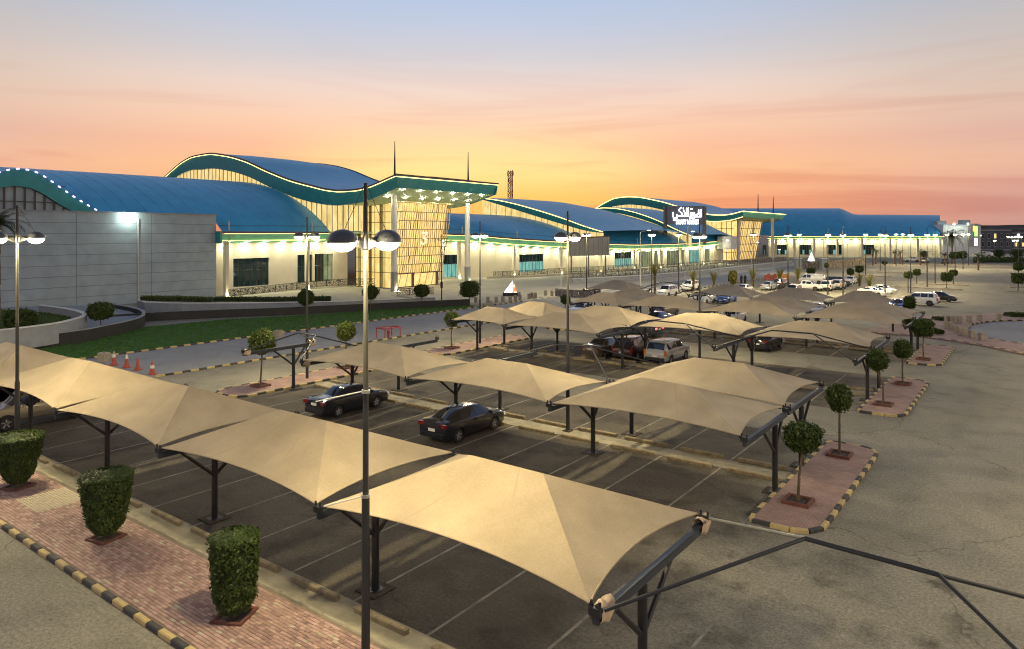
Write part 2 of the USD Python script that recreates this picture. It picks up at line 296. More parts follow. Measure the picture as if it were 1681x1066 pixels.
# the lawn between the road and the terraces
lawn_poly = [(-60.95, 24.5), (-60.95, 40), (-60.95, 60), (-60.95, 71), (-62.3, 75.2), (-66.4, 71.0), (-71.4, 54.5), (-75.5, 45), (-76.5, 30), (-80, 10), (-100, -20), (-100, -60), (-60.95, -60)]
flat('lawn', lawn_poly, .05, 'lawn_soil')
def grass(name, poly, n, z, hmin, hmax, m='grass_blade', seed=1):
    r = np.random.default_rng(seed); P = Polygon(poly); x0, y0, x1, y1 = P.bounds
    pts = np.column_stack([r.uniform(x0, x1, n * 3), r.uniform(y0, y1, n * 3)])
    import shapely
    pts = pts[shapely.contains_xy(P, pts[:, 0], pts[:, 1])][:n]
    k = len(pts); h = r.uniform(hmin, hmax, k); a = r.uniform(0, 2 * PI, k); w = h * r.uniform(.35, .7, k)
    d = np.column_stack([np.cos(a), np.sin(a)]); lean = r.normal(0, .35, (k, 2)) * h[:, None]
    v = np.zeros((k, 3, 3)); v[:, 0, :2] = pts - d * w[:, None] / 2; v[:, 1, :2] = pts + d * w[:, None] / 2; v[:, 2, :2] = pts + lean
    v[:, :2, 2] = z; v[:, 2, 2] = z + h
    p = part(name, MB().add(v.reshape(-1, 3), np.arange(k * 3).reshape(-1, 3)), m)
    return tag(p, 'short mown green grass covering the lawn beside the road', 'grass', kind='stuff')
vis_lawn = Polygon(lawn_poly).intersection(Polygon([(-84, 5), (-60, 5), (-60, 76), (-84, 76)]))
grass('grass', vis_lawn.exterior.coords, 42000, .05, .07, .16)

# kerbs: blocks painted in turn black and yellow
def resample(pts, step):
    L = LineString(pts); n = max(1, int(round(L.length / step)))
    return [np.array(L.interpolate(i * L.length / n).coords[0]) for i in range(n + 1)]
def kerb(parent, pts, block=.62, w=.17, h=.14, z=0., gap=.012, single=True, y='kerb_yellow', b='kerb_black'):
    P = resample(pts, block)
    joined = {y: MB(), b: MB()}
    for i in range(len(P) - 1):
        p, q = P[i], P[i + 1]; d = q - p; L = np.linalg.norm(d); c = (p + q) / 2
        m = (y, b)[i % 2]
        jit = RNG.normal(0, .006, 3)
        args = ((c[0] + jit[0], c[1] + jit[1], z + h / 2 + jit[2] * .5), (L - gap, w, h), .03, math.atan2(d[1], d[0]) + jit[0])
        if single: part('kerb_block', MB().cbox(*args), m, parent)
        else: joined[m].cbox(*args)
    if not single:
        for m in joined: part('kerb_blocks', joined[m], m, parent, kind='stuff')
def kerb_strip(name, pts, **k):
    t = thing(name, kind='structure'); kerb(t, pts, **k); return t
kerb_strip('road_kerb', [(-60.8, -2), (-60.8, 24.6), (-60.8, 71)])
kerb_strip('road_kerb', [(-60.8, 71.6), (-60.8, 84)], single=False)
kerb_strip('median_kerb', [(-49.15, 24.4), (-49.15, 84)])
kerb_strip('median_kerb', [(-49.15, 92), (-49.15, 240)], single=False, block=1.)

# the near pavement: pink pavers laid one by one where they show large
wt = thing('front_pavement', kind='structure')
part('bedding', MB().box((-39.0, 10.27, .055), (72, 2.72, .11)), 'mortar_sand', wt)
kerb(wt, [(-3.2, 8.82), (-76, 8.82)], h=.145)
kerb(wt, [(-3.2, 11.72), (-50, 11.72)], block=.9, w=.13, h=.125, y='concrete_strip', b='concrete')
pav = []
LX, LY = .205, .103
nx = int(34 / LX)
rr = np.random.default_rng(3)
for j in range(int(2.66 / LY)):
    for i in range(nx):
        x = -6.0 - (i + .5 * (j % 2)) * LX; yy = 8.95 + (j + .5) * LY
        if any(abs(x - bx) < .42 and abs(yy - by) < .42 for bx, by in ((-31.81, 10.44), (-24.17, 10.4), (-16.58, 10.25))): continue
        pav.append((depth((x, yy)), x, yy))
vis = [p for p in pav if p[0] > 16.6]; vis.sort()
stuff = {k: MB() for k in range(5)}
def paver(mb, x, yy, r):
    return mb.cbox((x, yy, .105 + r.normal(0, .0022)), (LX - .010, LY - .010, .05), .006, r.normal(0, .012))
for n_, (d, x, yy) in enumerate(vis):
    sand = (-30.3 < x < -28.3 and yy > 9.9)
    k = 4 if (sand or rr.random() < .03) else int(rr.integers(0, 4))
    if n_ < 300: part('paver', paver(MB(), x, yy, rr), 'paver_sand' if k == 4 else f'paver_pink_{k}', wt)
    else: paver(stuff[k], x, yy, rr)
for k, mb in stuff.items():
    if mb.n: part('pavers', mb, 'paver_sand' if k == 4 else f'paver_pink_{k}', wt, kind='stuff')
part('paved_surface', MB().box((-58.0, 10.27, .115), (35.2, 2.66, .03)), 'pink_paving', wt)
flat('concrete_gutter', [(-50, 11.8), (-5.5, 11.8), (-5.5, 12.75), (-50, 12.75)], .008, 'concrete_strip')

def round_rect(x0, y0, x1, y1, r, n=5, corners=(1, 1, 1, 1)):
    pts = []
    for (cx, cy, a0, on) in ((x1 - r, y0 + r, -90, corners[0]), (x1 - r, y1 - r, 0, corners[1]), (x0 + r, y1 - r, 90, corners[2]), (x0 + r, y0 + r, 180, corners[3])):
        if on:
            for k in range(n + 1):
                a = math.radians(a0 + 90 * k / n); pts.append((cx + r * math.cos(a), cy + r * math.sin(a)))
        else:
            a = math.radians(a0 + 45); pts.append((cx + r * math.sqrt(2) * math.cos(a), cy + r * math.sqrt(2) * math.sin(a)))
    return pts
def island(x0, y0, x1, y1, r=.9, single=True, corners=(1, 1, 1, 1)):
    t = thing('traffic_island', kind='structure')
    pts = round_rect(x0, y0, x1, y1, r, corners=corners)
    kerb(t, pts + [pts[0]], single=single)
    part('paved_top', MB().prism(Polygon(pts).buffer(-.085), .0, .118), 'pink_paving', t)
    return t
for y0, y1, s in ((24.5, 36.0, True), (43.1, 54.7, True), (61.5, 72.6, True), (80, 91, False)):
    island(-8.0, y0, -5.75, y1, single=s, corners=(1, 1, 0, 0))
for y0, y1, s in ((24.1, 36.2, True), (42.7, 55, True), (61.3, 73.5, False)):
    island(-41.6, y0, -38.7, y1, single=s)
island(-41.6, 6.2, -38.7, 8.8, single=False)
for cx, y0, L in ((-40.4, 96, 14), (-19.2, 132, 0), ):
    if L: island(cx - 1.2, y0, cx + 1.2, y0 + L, single=False)

# painted bay lines and wheel stops
lines = thing('parking_lines', kind='structure')
def pline(x0, y0, x1, y1, w=.09, z=.009):
    p, q = np.array([x0, y0]), np.array([x1, y1]); d = (q - p) / np.linalg.norm(q - p); n = np.array([-d[1], d[0]]) * w / 2
    part('painted_line', MB().sheet([tuple(p - n), tuple(q - n), tuple(q + n), tuple(p + n)], z), 'line_paint', lines)
BX = [-8.1, -16.2, -24.5, -32.7, -38.4]
AX = [-6.65, -14.87, -23.1, -31.35, -39.6, -47.85]
def spots(xs):
    out = []
    for a, b in zip(xs[1:], xs[:-1]):
        n = 3 if b - a > 7 else 2
        out += [(a + (b - a) * i / n, a + (b - a) * (i + 1) / n) for i in range(n)]
    return out
for xs in spots(AX): pline(xs[1], 12.75, xs[1], 18.0, z=.012)
STOPS = []
def stop(x, y, label=None, L=2.05):
    STOPS.append((x, y, L))
for a, b in spots(AX): stop((a + b) / 2, 12.45, L=1.9)
for y0 in (27.9, 46.5, 65.1):
    for a, b in spots(BX):
        pline(b, y0 - 3.9, b, y0 + 1.46); pline(b, y0 + 2.7, b, y0 + 7.6)
        stop((a + b) / 2, y0 + 1.25); stop((a + b) / 2, y0 + 2.85)
    pline(-41, y0 + 2.1, -8.2, y0 + 2.1, w=.16, z=.017)
    flat('median_strip', [(-38.5, y0 + 1.5), (-8.15, y0 + 1.5), (-8.15, y0 + 2.65), (-38.5, y0 + 2.65)], .0125, 'concrete_strip')
sm = MB().cbox((0, 0, .075), (1, .17, .15), .03)
first = None
ORDW = 'rightmost|second from the right|third from the right|fourth from the right|fifth from the right|sixth from the right|seventh from the right|eighth from the right|ninth from the right|tenth from the right|eleventh from the right|twelfth from the right|thirteenth from the right|fourteenth from the right|fifteenth from the right'.split('|')
seen = {}
for i, (x, y, L) in enumerate(STOPS):
    row = 'front row along the pink pavement' if y < 13 else ('near' if (y - 27.9) % 18.6 < 2 else 'far') + ' line of the ' + ('second' if y < 40 else 'third' if y < 60 else 'fourth') + ' canopy row'
    k = seen[row] = seen.get(row, -1) + 1
    lab = f'concrete wheel stop, {ORDW[k]}, {row}'
    grp = f'wheel stops, {row}'
    if first is None:
        first = thing('wheel_stop', lab, 'wheel stop', (x, y, .012), 0, grp, sc=(L, 1, 1)); part('stop_block', sm, 'wheel_stop_paint', first)
    else: copy(first, lab, (x + RNG.normal(0, .06), y + RNG.normal(0, .04), .012), RNG.normal(0, .015), grp, sc=(L * RNG.uniform(.93, 1.08), 1, 1))

# the plaza before the entrance, crossing stripes, distant lot, sandy strip
flat('plaza', [(-90, 79), (-80, 79.5), (-66, 76.5), (-60.7, 80), (-60.7, 250), (-92, 250), (-104, 120), (-104, 88)], .012, 'plaza_paving')
flat('sandy_strip', [tuple(G(1440, 435)[:2]), tuple(G(1681, 440)[:2]), tuple(G(1681, 433)[:2]), tuple(G(1440, 431)[:2])], .006, 'sandy_ground')
cw = thing('crossing', kind='structure')
for k in range(8):
    a = G(872 + k * 14, 487.5 + k * .2); b = G(892 + k * 14.5, 501 + k * .3)
    d = (b - a)[:2]; d /= np.linalg.norm(d); n = np.array([-d[1], d[0]]) * .28
    part('crossing_stripe', MB().sheet([tuple(a[:2] - n), tuple(b[:2] - n), tuple(b[:2] + n), tuple(a[:2] + n)], .016), 'line_paint', cw)
# far lot: rows of lines and low kerbs
for i, (pa, pb) in enumerate((((1470, 471), (1578, 476)), ((1512, 466), (1590, 469)), ((1400, 451), (1460, 455)), ((1650, 479), (1700, 480)), ((1655, 472), (1700, 473)), ((1440, 447), (1520, 450)), ((1505, 491), (1530, 492.5)))):
    a, b = G(*pa)[:2], G(*pb)[:2]; d = (b - a) / np.linalg.norm(b - a); n = np.array([-d[1], d[0]]) * .75
    t = thing('far_island', kind='structure')
    part('paved_top', MB().prism([tuple(a - n), tuple(b - n), tuple(b + n), tuple(a + n)], 0, .13), 'sandy_ground', t)
far = thing('parking_lines', kind='structure')
for k in range(26):
    x = -36 + k * 2.75
    for y0 in (120, 142):
        part('painted_line', MB().sheet([(x - .06, y0), (x + .06, y0), (x + .06, y0 + 10), (x - .06, y0 + 10)], .007), 'line_paint', far)
# pavement round the roundabout on the right
outer = [(1418, 547), (1501, 551.6), (1567, 561), (1622, 570), (1681, 582.7), (1800, 606), (1800, 512), (1681, 516), (1630, 516), (1560, 520), (1510, 521), (1470, 530)]
inner = [(1800, 590), (1681, 567), (1622, 557), (1598, 549), (1582, 542), (1591, 534.5), (1614, 530), (1645, 527.5), (1681, 527), (1800, 527)]
Po = Polygon([tuple(G(*p)[:2]) for p in outer]).buffer(.3); Pi = Polygon([tuple(G(*p)[:2]) for p in inner]).buffer(1.2).buffer(-1.2)
rp = thing('roundabout_pavement', kind='structure')
part('paved_top', MB().prism(Po.difference(Pi), 0, .12), 'pink_paving', rp)
kerb(rp, [tuple(G(*p)[:2]) for p in outer[:6]], w=.2, h=.15, single=True)
kerb(rp, [tuple(G(*p)[:2] ) for p in inner[1:]], w=.2, h=.15, single=False)
flat('roundabout_road', Pi.buffer(-.15), .006, 'asphalt_grey')
# ---------------------------------------------------------------- the mall
mat('roof_blue', (.05, .37, .65), .42, nscale=.35, namt=.22, spec=.5, detail=8.)
mat('teal', (.03, .27, .29), .5, nscale=.8, namt=.2)
mat('soffit_green', (.22, .70, .47), .6, nscale=.6, namt=.15)
mat('soffit_pale', (.40, .54, .36), .6, nscale=.6, namt=.12)
mat('wall_cream', (.64, .585, .45), .75, nscale=.5, namt=.12)
mat('wall_grey', (.33, .40, .43), .8, nscale=.6, namt=.18, bump=.15, bscale=25.)
mat('wall_shadow_gap', (.03, .03, .03), .9)
mat('wall_white', (.66, .66, .62), .7, nscale=.4, namt=.1)
mat('edge_maroon', (.10, .05, .05), .5)
mat('mullion', (.035, .035, .03), .45)
mat('mullion_gold', (.60, .46, .22), .45); mat('mullion_brown', (.16, .10, .04), .5)
mat('parapet_pale', (.28, .30, .32), .8, nscale=1.2, namt=.2, bump=.15)
mat('parapet_dark', (.010, .011, .014), .55, nscale=1.2, namt=.3)
emit('led_warm', (1., .76, .30), 2.2)
emit('led_yellow', (1., .90, .25), 2.0)
emit('led_purple', (.70, .52, 1.), 2.6)
emit('downlight', (1., .92, .64), DOWN_L)
emit('flood_cool', (.86, 1., .88), 260.)
emit('up_lamp', (1., .88, .5), 160.)
def litglass(name, c1, c2, s, scale=(1.2, 1.2, .35)):
    """panes with a lit interior seen through them: glossy front over a glow that varies"""
    nodes = {'g': ('geometry', {}), 'mp': ('mapping', {'scale': scale}), 'n': ('noise_texture', {'scale': 1., 'detail': 4., 'roughness': .65}),
             'r': ('rgb_ramp', {'ramp': [(.3, c1), (.66, c2)]}), 'e': ('emission', {'strength': s}), 'gl': ('glossy_bsdf', {'roughness': .03, 'color': (.8, .85, .85)}), 'lw': ('layer_weight', {'blend': .5}), 'pw': ('math', {'math_type': 'power', 'value2': 4.}), 'f': ('math', {'math_type': 'multiply_add', 'value2': .8, 'value3': .05}), 'x': ('mix_closure', {})}
    M[name] = usdkit.material(stage, f'/World/Looks/{name}', nodes, [('g.position', 'mp.vector'), ('mp.vector', 'n.vector'), ('n.fac', 'r.fac'), ('r.color', 'e.color'), ('lw.facing', 'pw.value1'), ('pw.value', 'f.value1'), ('f.value', 'x.fac'), ('e.emission', 'x.closure1'), ('gl.BSDF', 'x.closure2')], surface='x.closure')
litglass('glass_warm', (.50, .30, .07), (1., .80, .36), .95)
litglass('glass_clere', (.62, .42, .12), (1., .78, .33), 1.05)
litglass('glass_teal', (.12, .42, .38), (.40, .85, .72), .62)
litglass('glass_shop', (.12, .16, .07), (.55, .60, .33), .50)
litglass('glass_dark', (.004, .012, .012), (.02, .05, .045), .5)
litglass('interior_warm', (.72, .43, .12), (1., .70, .27), 1.3, (.9, .9, .6))
mat('rail_panel_metal', (.035, .036, .03), .5)
nodes = {'g': ('geometry', {}), 'v': ('voronoi_texture', {'feature': 'distance_to_edge', 'scale': 3.2}), 'lt': ('math', {'math_type': 'less_than', 'value2': .085}), 'p': ('principled_bsdf', {'base_color': (.05, .05, .042), 'roughness': .5}), 't': ('transparent_bsdf', {}), 'x': ('mix_closure', {})}
M['rail_pattern'] = usdkit.material(stage, '/World/Looks/rail_pattern', nodes, [('g.position', 'v.vector'), ('v.distance', 'lt.value1'), ('lt.value', 'x.fac'), ('t.BSDF', 'x.closure1'), ('p.BSDF', 'x.closure2')], surface='x.closure')

mall = thing('shopping_mall', 'long shopping mall with blue wave roofs, teal fascias and lit cream walls', 'shopping mall')

# line of the eave (outer edge), its height, and the wall 2.8 m behind it
EAVE = [(-102.6, 61.3, 10.), (-102.9, 80, 10.), (-102.9, 112, 9.75), (-101.5, 118, 9.6), (-95.5, 129, 8.7), (-92.5, 145, 7.9), (-89., 160, 7.25), (-87.8, 180, 6.85), (-86.2, 204, 6.9), (-86., 226, 7.3), (-85.5, 246, 7.6)]
EV = np.array(EAVE); ES = np.r_[0, np.cumsum(np.linalg.norm(np.diff(EV[:, :2], axis=0), axis=1))]
ex, ey, ez = (PchipInterpolator(ES, EV[:, k]) for k in range(3))
def eave(s): return np.array([ex(s), ey(s), ez(s)])
def enorm(s):
    t = np.array([ex(s + .3) - ex(s - .3), ey(s + .3) - ey(s - .3)]); t /= np.linalg.norm(t)
    return np.array([t[1], -t[0]])            # outwards, towards the car park
def wall_at(s, off=-2.8): n = enorm(s); e = eave(s); return np.array([e[0] + n[0] * off, e[1] + n[1] * off])
SS = np.linspace(0, ES[-1], 4001); PXW = np.array([(lambda w: CX + FPX * (w @ RT) / (w @ FW))(wall_at(s)) for s in SS[::10]])
PXE = np.array([(lambda w: CX + FPX * (w @ RT) / (w @ FW))(eave(s)[:2]) for s in SS[::10]])
def s_of_px(px, wall=True): return float(np.interp(px, PXW if wall else PXE, SS[::10]))
def s_of_y(y): return float(np.interp(y, [ey(s) for s in SS[::10]], SS[::10]))
ST = np.unique(np.r_[np.arange(0, ES[-1], 2.2), ES[-1]])

# main roof: eave to ridge, convex
RP = np.array([(0, 0), (.05, .13), (.15, .34), (.28, .55), (.42, .72), (.58, .86), (.76, .955), (1., 1.)])
rprof = PchipInterpolator(RP[:, 0], RP[:, 1])
def ridge_z(y): return float(np.interp(y, [20, 60, 104, 111, 150, 205, 212, 250], [20.7, 20.9, 21.0, 15.8, 15.3, 15.2, 16.5, 17.]))
def roof_pt(s, q):
    e = eave(s); n = enorm(s); inn = 34.
    return np.array([e[0] - n[0] * inn * q, e[1] - n[1] * inn * q * .15, e[2] + .35 + (ridge_z(e[1]) - e[2] - .35) * float(rprof(q))])
def roof_patch(ss, name='main_roof'):
    qs = np.linspace(0, 1, 15)
    top = np.array([[roof_pt(s, q) for q in qs] for s in ss])
    back = top[:, -1:, :] + np.array([-26, 0, -7.])
    P = np.concatenate([top, back], 1)
    part(name, MB().grid(P[::-1]), 'roof_blue', mall, smooth=True)
roof_patch(ST)
# the same roof goes on behind the grey block on the left
qs = np.linspace(.1, 1, 13)
P = np.array([[(-102.6 - 34 * q, y, 10.35 + (ridge_z(y) - 10.35) * float(rprof(q))) for q in qs] + [(-162.6, y, 13.)] for y in np.linspace(27, 61.3, 9)])
part('main_roof', MB().grid(P[::-1]), 'roof_blue', mall, smooth=True)
# standing seams of the near roof
seams = MB()
for y in np.arange(30, 61, 2.4): seams.path([np.array([-102.6 - 34 * q, y, 10.36 + (ridge_z(y) - 10.35) * float(rprof(q))]) for q in np.linspace(.11, 1, 11)], .024, 4)
for s in np.arange(1.2, 120, 2.4): seams.path([roof_pt(s, q) + [0, 0, .01] for q in np.linspace(0, 1, 11)], .024, 4)
part('roof_seams', seams, 'roof_blue', mall, kind='stuff')

# eave box: blue gutter edge, LED line, green soffit, second LED line
def ribbon(f_a, f_b, ss): return np.array([[f_a(s), f_b(s)] for s in ss])
def off(s, d, dz): n = enorm(s); e = eave(s); return np.array([e[0] + n[0] * d, e[1] + n[1] * d, e[2] + dz])
part('eave_edge', MB().grid(ribbon(lambda s: off(s, 0, .38), lambda s: off(s, .02, .06), ST)), 'edge_maroon', mall)
part('soffit', MB().grid(ribbon(lambda s: off(s, 0, -.06), lambda s: off(s, -1.15, -1.05), ST)), 'soffit_green', mall)
part('soffit', MB().grid(ribbon(lambda s: off(s, -1.15, -1.16), lambda s: off(s, -2.85, -1.5), ST)), 'soffit_green', mall)
for s0, s1 in ((0.4, s_of_y(82.5)), (s_of_y(108.5), ES[-1])):
    ss = np.r_[np.arange(s0, s1, 2.2), s1]
    for d, dz, m in ((.04, .0, 'led_warm'), (-1.13, -1.105, 'led_yellow')):
        mb = MB(); mb.path([off(s, d, dz) for s in ss], .05 if m == 'led_warm' else .065, 4)
        part('led_line', mb, m, mall)
# end of the eave against the grey block
part('eave_end', MB().prism([(-105.4, 60.85), (-102.4, 60.85), (-102.6, 61.3), (-105.4, 61.3)], 8.5, 10.4), 'teal', mall)
# roof gutter rail and little uprights above the eave
part('roof_rail', MB().path([off(s, -.9, 1.35) for s in ST], .03, 4), 'mullion', mall)
for px in (378, 514, 760, 850, 928, 994, 1048):
    s = s_of_px(px, False); e = off(s, -.35, .3)
    part('roof_upright', MB().tube(e, e + [0, 0, 1.7], .16, .12, 8), 'steel_pale', mall)

# wall in panels with openings: windows by photograph columns (left px, right px, sill, head, kind)
WIN = [(383, 442, 1.2, 5.9, 'dark'), (488.5, 513, 1.2, 6.2, 'dark'), (517, 547, 1.2, 6.3, 'curtain'), (728, 757, .3, 5.3, 'half'), (852.5, 892.5, .9, 5.1, 'half'),
       (1009, 1044, .9, 4.9, 'half'), (1049, 1071, .4, 4.9, 'shop'), (1074, 1089, .4, 4.9, 'shop'), (1095, 1124, .4, 4.9, 'shop'), (1131, 1151, .4, 4.9, 'teal'), (1157, 1166, .4, 4.9, 'shop')]
def wall_box(s0, s1, z0, z1, name, m, th=.25, o=0., parent=None):
    n = max(1, int((s1 - s0) / 3)); mb = MB()
    for i in range(n):
        a, b = wall_at(s0 + (s1 - s0) * i / n, -2.8 + o), wall_at(s0 + (s1 - s0) * (i + 1) / n, -2.8 + o)
        d = b - a; L = np.linalg.norm(d); c = (a + b) / 2; nn = np.array([d[1], -d[0]]) / L
        mb.box((c[0] - nn[0] * th / 2, c[1] - nn[1] * th / 2, (z0 + z1) / 2), (L, th, z1 - z0), math.atan2(d[1], d[0]))
    return part(name, mb, m, parent if parent is not None else mall)
cuts = [(s_of_px(a), s_of_px(b), z0, z1, k) for a, b, z0, z1, k in WIN]
SEG = [(0.02, s_of_y(89.0)), (s_of_y(103.5), ES[-1] - 3)]
def fill(s0, s1):
    """solid wall from s0 to s1, in panels about 4 m wide"""
    n = max(1, int(round((s1 - s0) / 4.2)))
    for i in range(n):
        a, b = s0 + (s1 - s0) * i / n + .012, s0 + (s1 - s0) * (i + 1) / n - .012
        wall_box(a, b, .0, min(ez(a), ez(b)) - 1.35, 'wall_panel', 'wall_cream')
for s0, s1 in SEG:
    x = s0
    for a, b, z0, z1, k in cuts:
        if a < s0 or b > s1: continue
        if a - x > .3: fill(x, a)
        wall_box(a, b, z1, min(ez(a), ez(b)) - 1.35, 'wall_panel', 'wall_cream')
        if z0 > .1: wall_box(a, b, 0, z0, 'wall_panel', 'wall_cream')
        # window: frame, panes and mullions
        wt_ = part('window', MB().box((*wall_at((a + b) / 2, -3.25), (z0 + z1) / 2), (.05, b - a + .2, z1 - z0 + .2), math.atan2(enorm((a + b) / 2)[1], enorm((a + b) / 2)[0])), 'mullion', mall)
        nc = max(3, int(round((b - a) / 1.15)))
        zm = z0 + (z1 - z0) * .58
        for i in range(nc):
            for (za, zb, up) in ((z0, zm, 0), (zm, z1, 1)):
                g = {'dark': 'glass_dark', 'curtain': 'glass_dark', 'half': 'glass_dark' if up else 'glass_teal', 'shop': 'glass_shop', 'teal': 'glass_teal'}[k]
                if k == 'curtain' and i >= nc - 2: g = 'glass_shop'
                sa, sb = a + (b - a) * i / nc + .03, a + (b - a) * (i + 1) / nc - .03
                pa, pb = wall_at(sa, -3.12), wall_at(sb, -3.12)
                part('pane', MB().quad((*pa, za + .03), (*pb, za + .03), (*pb, zb - .03), (*pa, zb - .03)), g, wt_)
        mm = MB()
        for i in range(nc + 1):
            w_ = wall_at(a + (b - a) * i / nc, -3.06); mm.box((*w_, (z0 + z1) / 2), (.07, .07, z1 - z0))
        for z in (z0 + .03, zm, z1 - .03): mm.tube((*wall_at(a, -3.06), z), (*wall_at(b, -3.06), z), .035, n=4)
        part('window_mullions', mm, 'mullion', wt_)
        x = b
    if s1 - x > .3: fill(x, s1)
# eave columns
for px in (380, 513, 759, 850, 927.6, 992.8, 1047, 1090, 1124, 1160):
    s = s_of_px(px, False); e = eave(s); n = enorm(s); c = e[:2] - n * 1.5
    rz = math.atan2(n[1], n[0])
    part('eave_column', MB().box((c[0], c[1], (ez(s) - 1.1) / 2), (.75, .55, ez(s) - 1.1), rz), 'wall_cream', mall)
    part('column_bracket', MB().tube((c[0] + n[0] * .3, c[1] + n[1] * .3, ez(s) - 1.75), (e[0] - n[0] * .1, e[1] - n[1] * .1, ez(s) - .2), .12, .05, 6), 'mullion_gold', mall)
    lamp = MB().lathe([(.0, .12), (.16, .12)], (c[0] + n[0] * .65, c[1] + n[1] * .65, 0), 8)
    part('column_lamp', lamp, 'up_lamp', mall)
# soffit downlights
def disc(mb, c, r=.11, n=8):
    a = np.arange(n) * 2 * PI / n; v = np.column_stack([c[0] + r * np.cos(a), c[1] + r * np.sin(a), np.full(n, c[2])])
    return mb.add(np.vstack([v, [c]]), [[n, (i + 1) % n, i] for i in range(n)])
for s0, s1, st in ((2.2, s_of_y(86), 3.55), (s_of_y(107), ES[-1] - 2, 3.7)):
    for s in np.arange(s0, s1, st):
        part('downlight', disc(MB(), off(s, -2.05, -1.42)), 'downlight', mall)

# ---- great wave canopy over the entrance: profile in the plane Y = 82 and run 27 m along the front
WP = [(650, 288), (640, 292), (620, 301), (600, 308.5), (580, 312.5), (560, 313.5), (540, 312), (510, 305), (480, 297), (440, 281.5), (400, 263.5), (370, 255.5), (340, 253), (318, 257), (300, 266), (285, 278), (270, 292)]
def wave(name_led, WP, Y0, Y1, under_px, th_front, th_back, x_front=None):
    top = np.array([on_y(px, py, Y0) for px, py in WP])[:, [0, 2]]
    # smooth the profile by arc length
    L = np.r_[0, np.cumsum(np.linalg.norm(np.diff(top, axis=0), axis=1))]
    fx, fz = PchipInterpolator(L, top[:, 0]), PchipInterpolator(L, top[:, 1])
    u = np.linspace(0, L[-1], 64)
    X, Z = fx(u), fz(u); T = np.interp(u / L[-1], [0, .12, .3, .8, 1.], [th_front, th_front * 1.1, th_back, th_back, th_back * .4])
    return X, Z, T
X1, Z1, T1 = wave('w', WP, 82., 109.5, None, 2.0, 3.1)
Y0, Y1 = 82., 109.6
roof = np.stack([np.stack([X1, np.full_like(X1, y), Z1 + .06 + bulge], -1) for y, bulge in ((Y0, 0), (Y0 + 9, .3), (Y1 - 9, .3), (Y1, 0))], 1)
part('wave_roof', MB().grid(roof), 'roof_blue', mall, smooth=True)
for y, sgn in ((Y0, 1), (Y1, -1)):
    A = np.stack([X1, np.full_like(X1, y), Z1], -1); B = np.stack([X1, np.full_like(X1, y + sgn * .55), Z1 - T1], -1)
    g = np.stack([A, B], 1)
    part('wave_fascia', MB().grid(g if sgn < 0 else g[::-1]), 'teal', mall, smooth=True)
    part('wave_edge', MB().path(np.stack([X1, np.full_like(X1, y), Z1 + .08], -1)[::1], .16, 5), 'edge_maroon', mall)
    mb = MB(); mb.path(np.stack([X1, np.full_like(X1, y - sgn * .13), Z1 - .2], -1), .075, 4); part('led_line', mb, 'led_warm', mall)
# prow: front fascia, LED and soffit
xf, zf = X1[0], Z1[0]
part('prow_fascia', MB().quad((xf, Y0, zf), (xf, Y1, zf + .1), (xf - .6, Y1 - .55, zf - 2.0), (xf - .6, Y0 + .55, zf - 2.0)), 'teal', mall)
part('prow_edge', MB().box((xf + .02, (Y0 + Y1) / 2, zf + .14), (.3, Y1 - Y0 + .2, .28)), 'edge_maroon', mall)
part('led_line', MB().tube((xf + .12, Y0, zf - .2), (xf + .12, Y1, zf - .1), .08, n=4), 'led_warm', mall)
us = np.where(X1 > -103.5)[0]
S = np.stack([np.stack([X1[us] - (.6 if True else 0), np.full(len(us), y), np.minimum(Z1[us] - T1[us] + .02, zf - 1.98) - .0], -1) for y in (Y0 + .55, Y0 + 9, Y1 - 9, Y1 - .55)], 1)
part('canopy_soffit', MB().grid(S), 'soffit_pale', mall, smooth=True)
for k in range(6):
    for r_, xx in enumerate((-86.6, -90.2)):
        y = 84.8 + k * 4.3; i = int(np.argmin(np.abs(X1 - .6 - xx)))
        zz = min(Z1[i] - T1[i], zf - 1.98) - .06
        part('downlight', disc(MB(), (xx, y, zz), .085), 'downlight', mall)
# clerestory glazing under the wave, seen from the left
msk = (X1 < -99.2); Xc, Zc = X1[msk], (Z1 - T1)[msk]
def roof_z_at(X, y):
    s = s_of_y(y); q = (eave(s)[0] - X) / 34.; return 10.3 + (ridge_z(y) - 10.3) * float(rprof(np.clip(q, 0, 1))) if q < 1 else ridge_z(y) - (q - 1) * 34 * .27
gl = [(x, z) for x, z in zip(Xc, Zc)]
clz = part('clerestory', MB().path([(x, Y0 + .75, z - .05) for x, z in gl], .08, 4), 'mullion', mall)
nP = 40
xs = np.linspace(-99.4, -158.5, nP + 1)
zt = lambda x: float(np.interp(-x, -Xc, Zc))
for i in range(nP):
    a, b = xs[i] - .05, xs[i + 1] + .05
    za, zb = zt(a) + .25, zt(b) + .25
    la, lb = max(roof_z_at(a, Y0) - .4, 9.), max(roof_z_at(b, Y0) - .4, 9.)
    if za - la < .15 and zb - lb < .15: continue
    part('pane', MB().quad((a, Y0 + .7, la), (b, Y0 + .7, lb), (b, Y0 + .7, max(zb, lb)), (a, Y0 + .7, max(za, la))), 'glass_clere', clz)
    part('glazing_bar', MB().tube((xs[i], Y0 + .64, la), (xs[i], Y0 + .64, max(za, la + .1)), .05, n=4), 'mullion', clz)

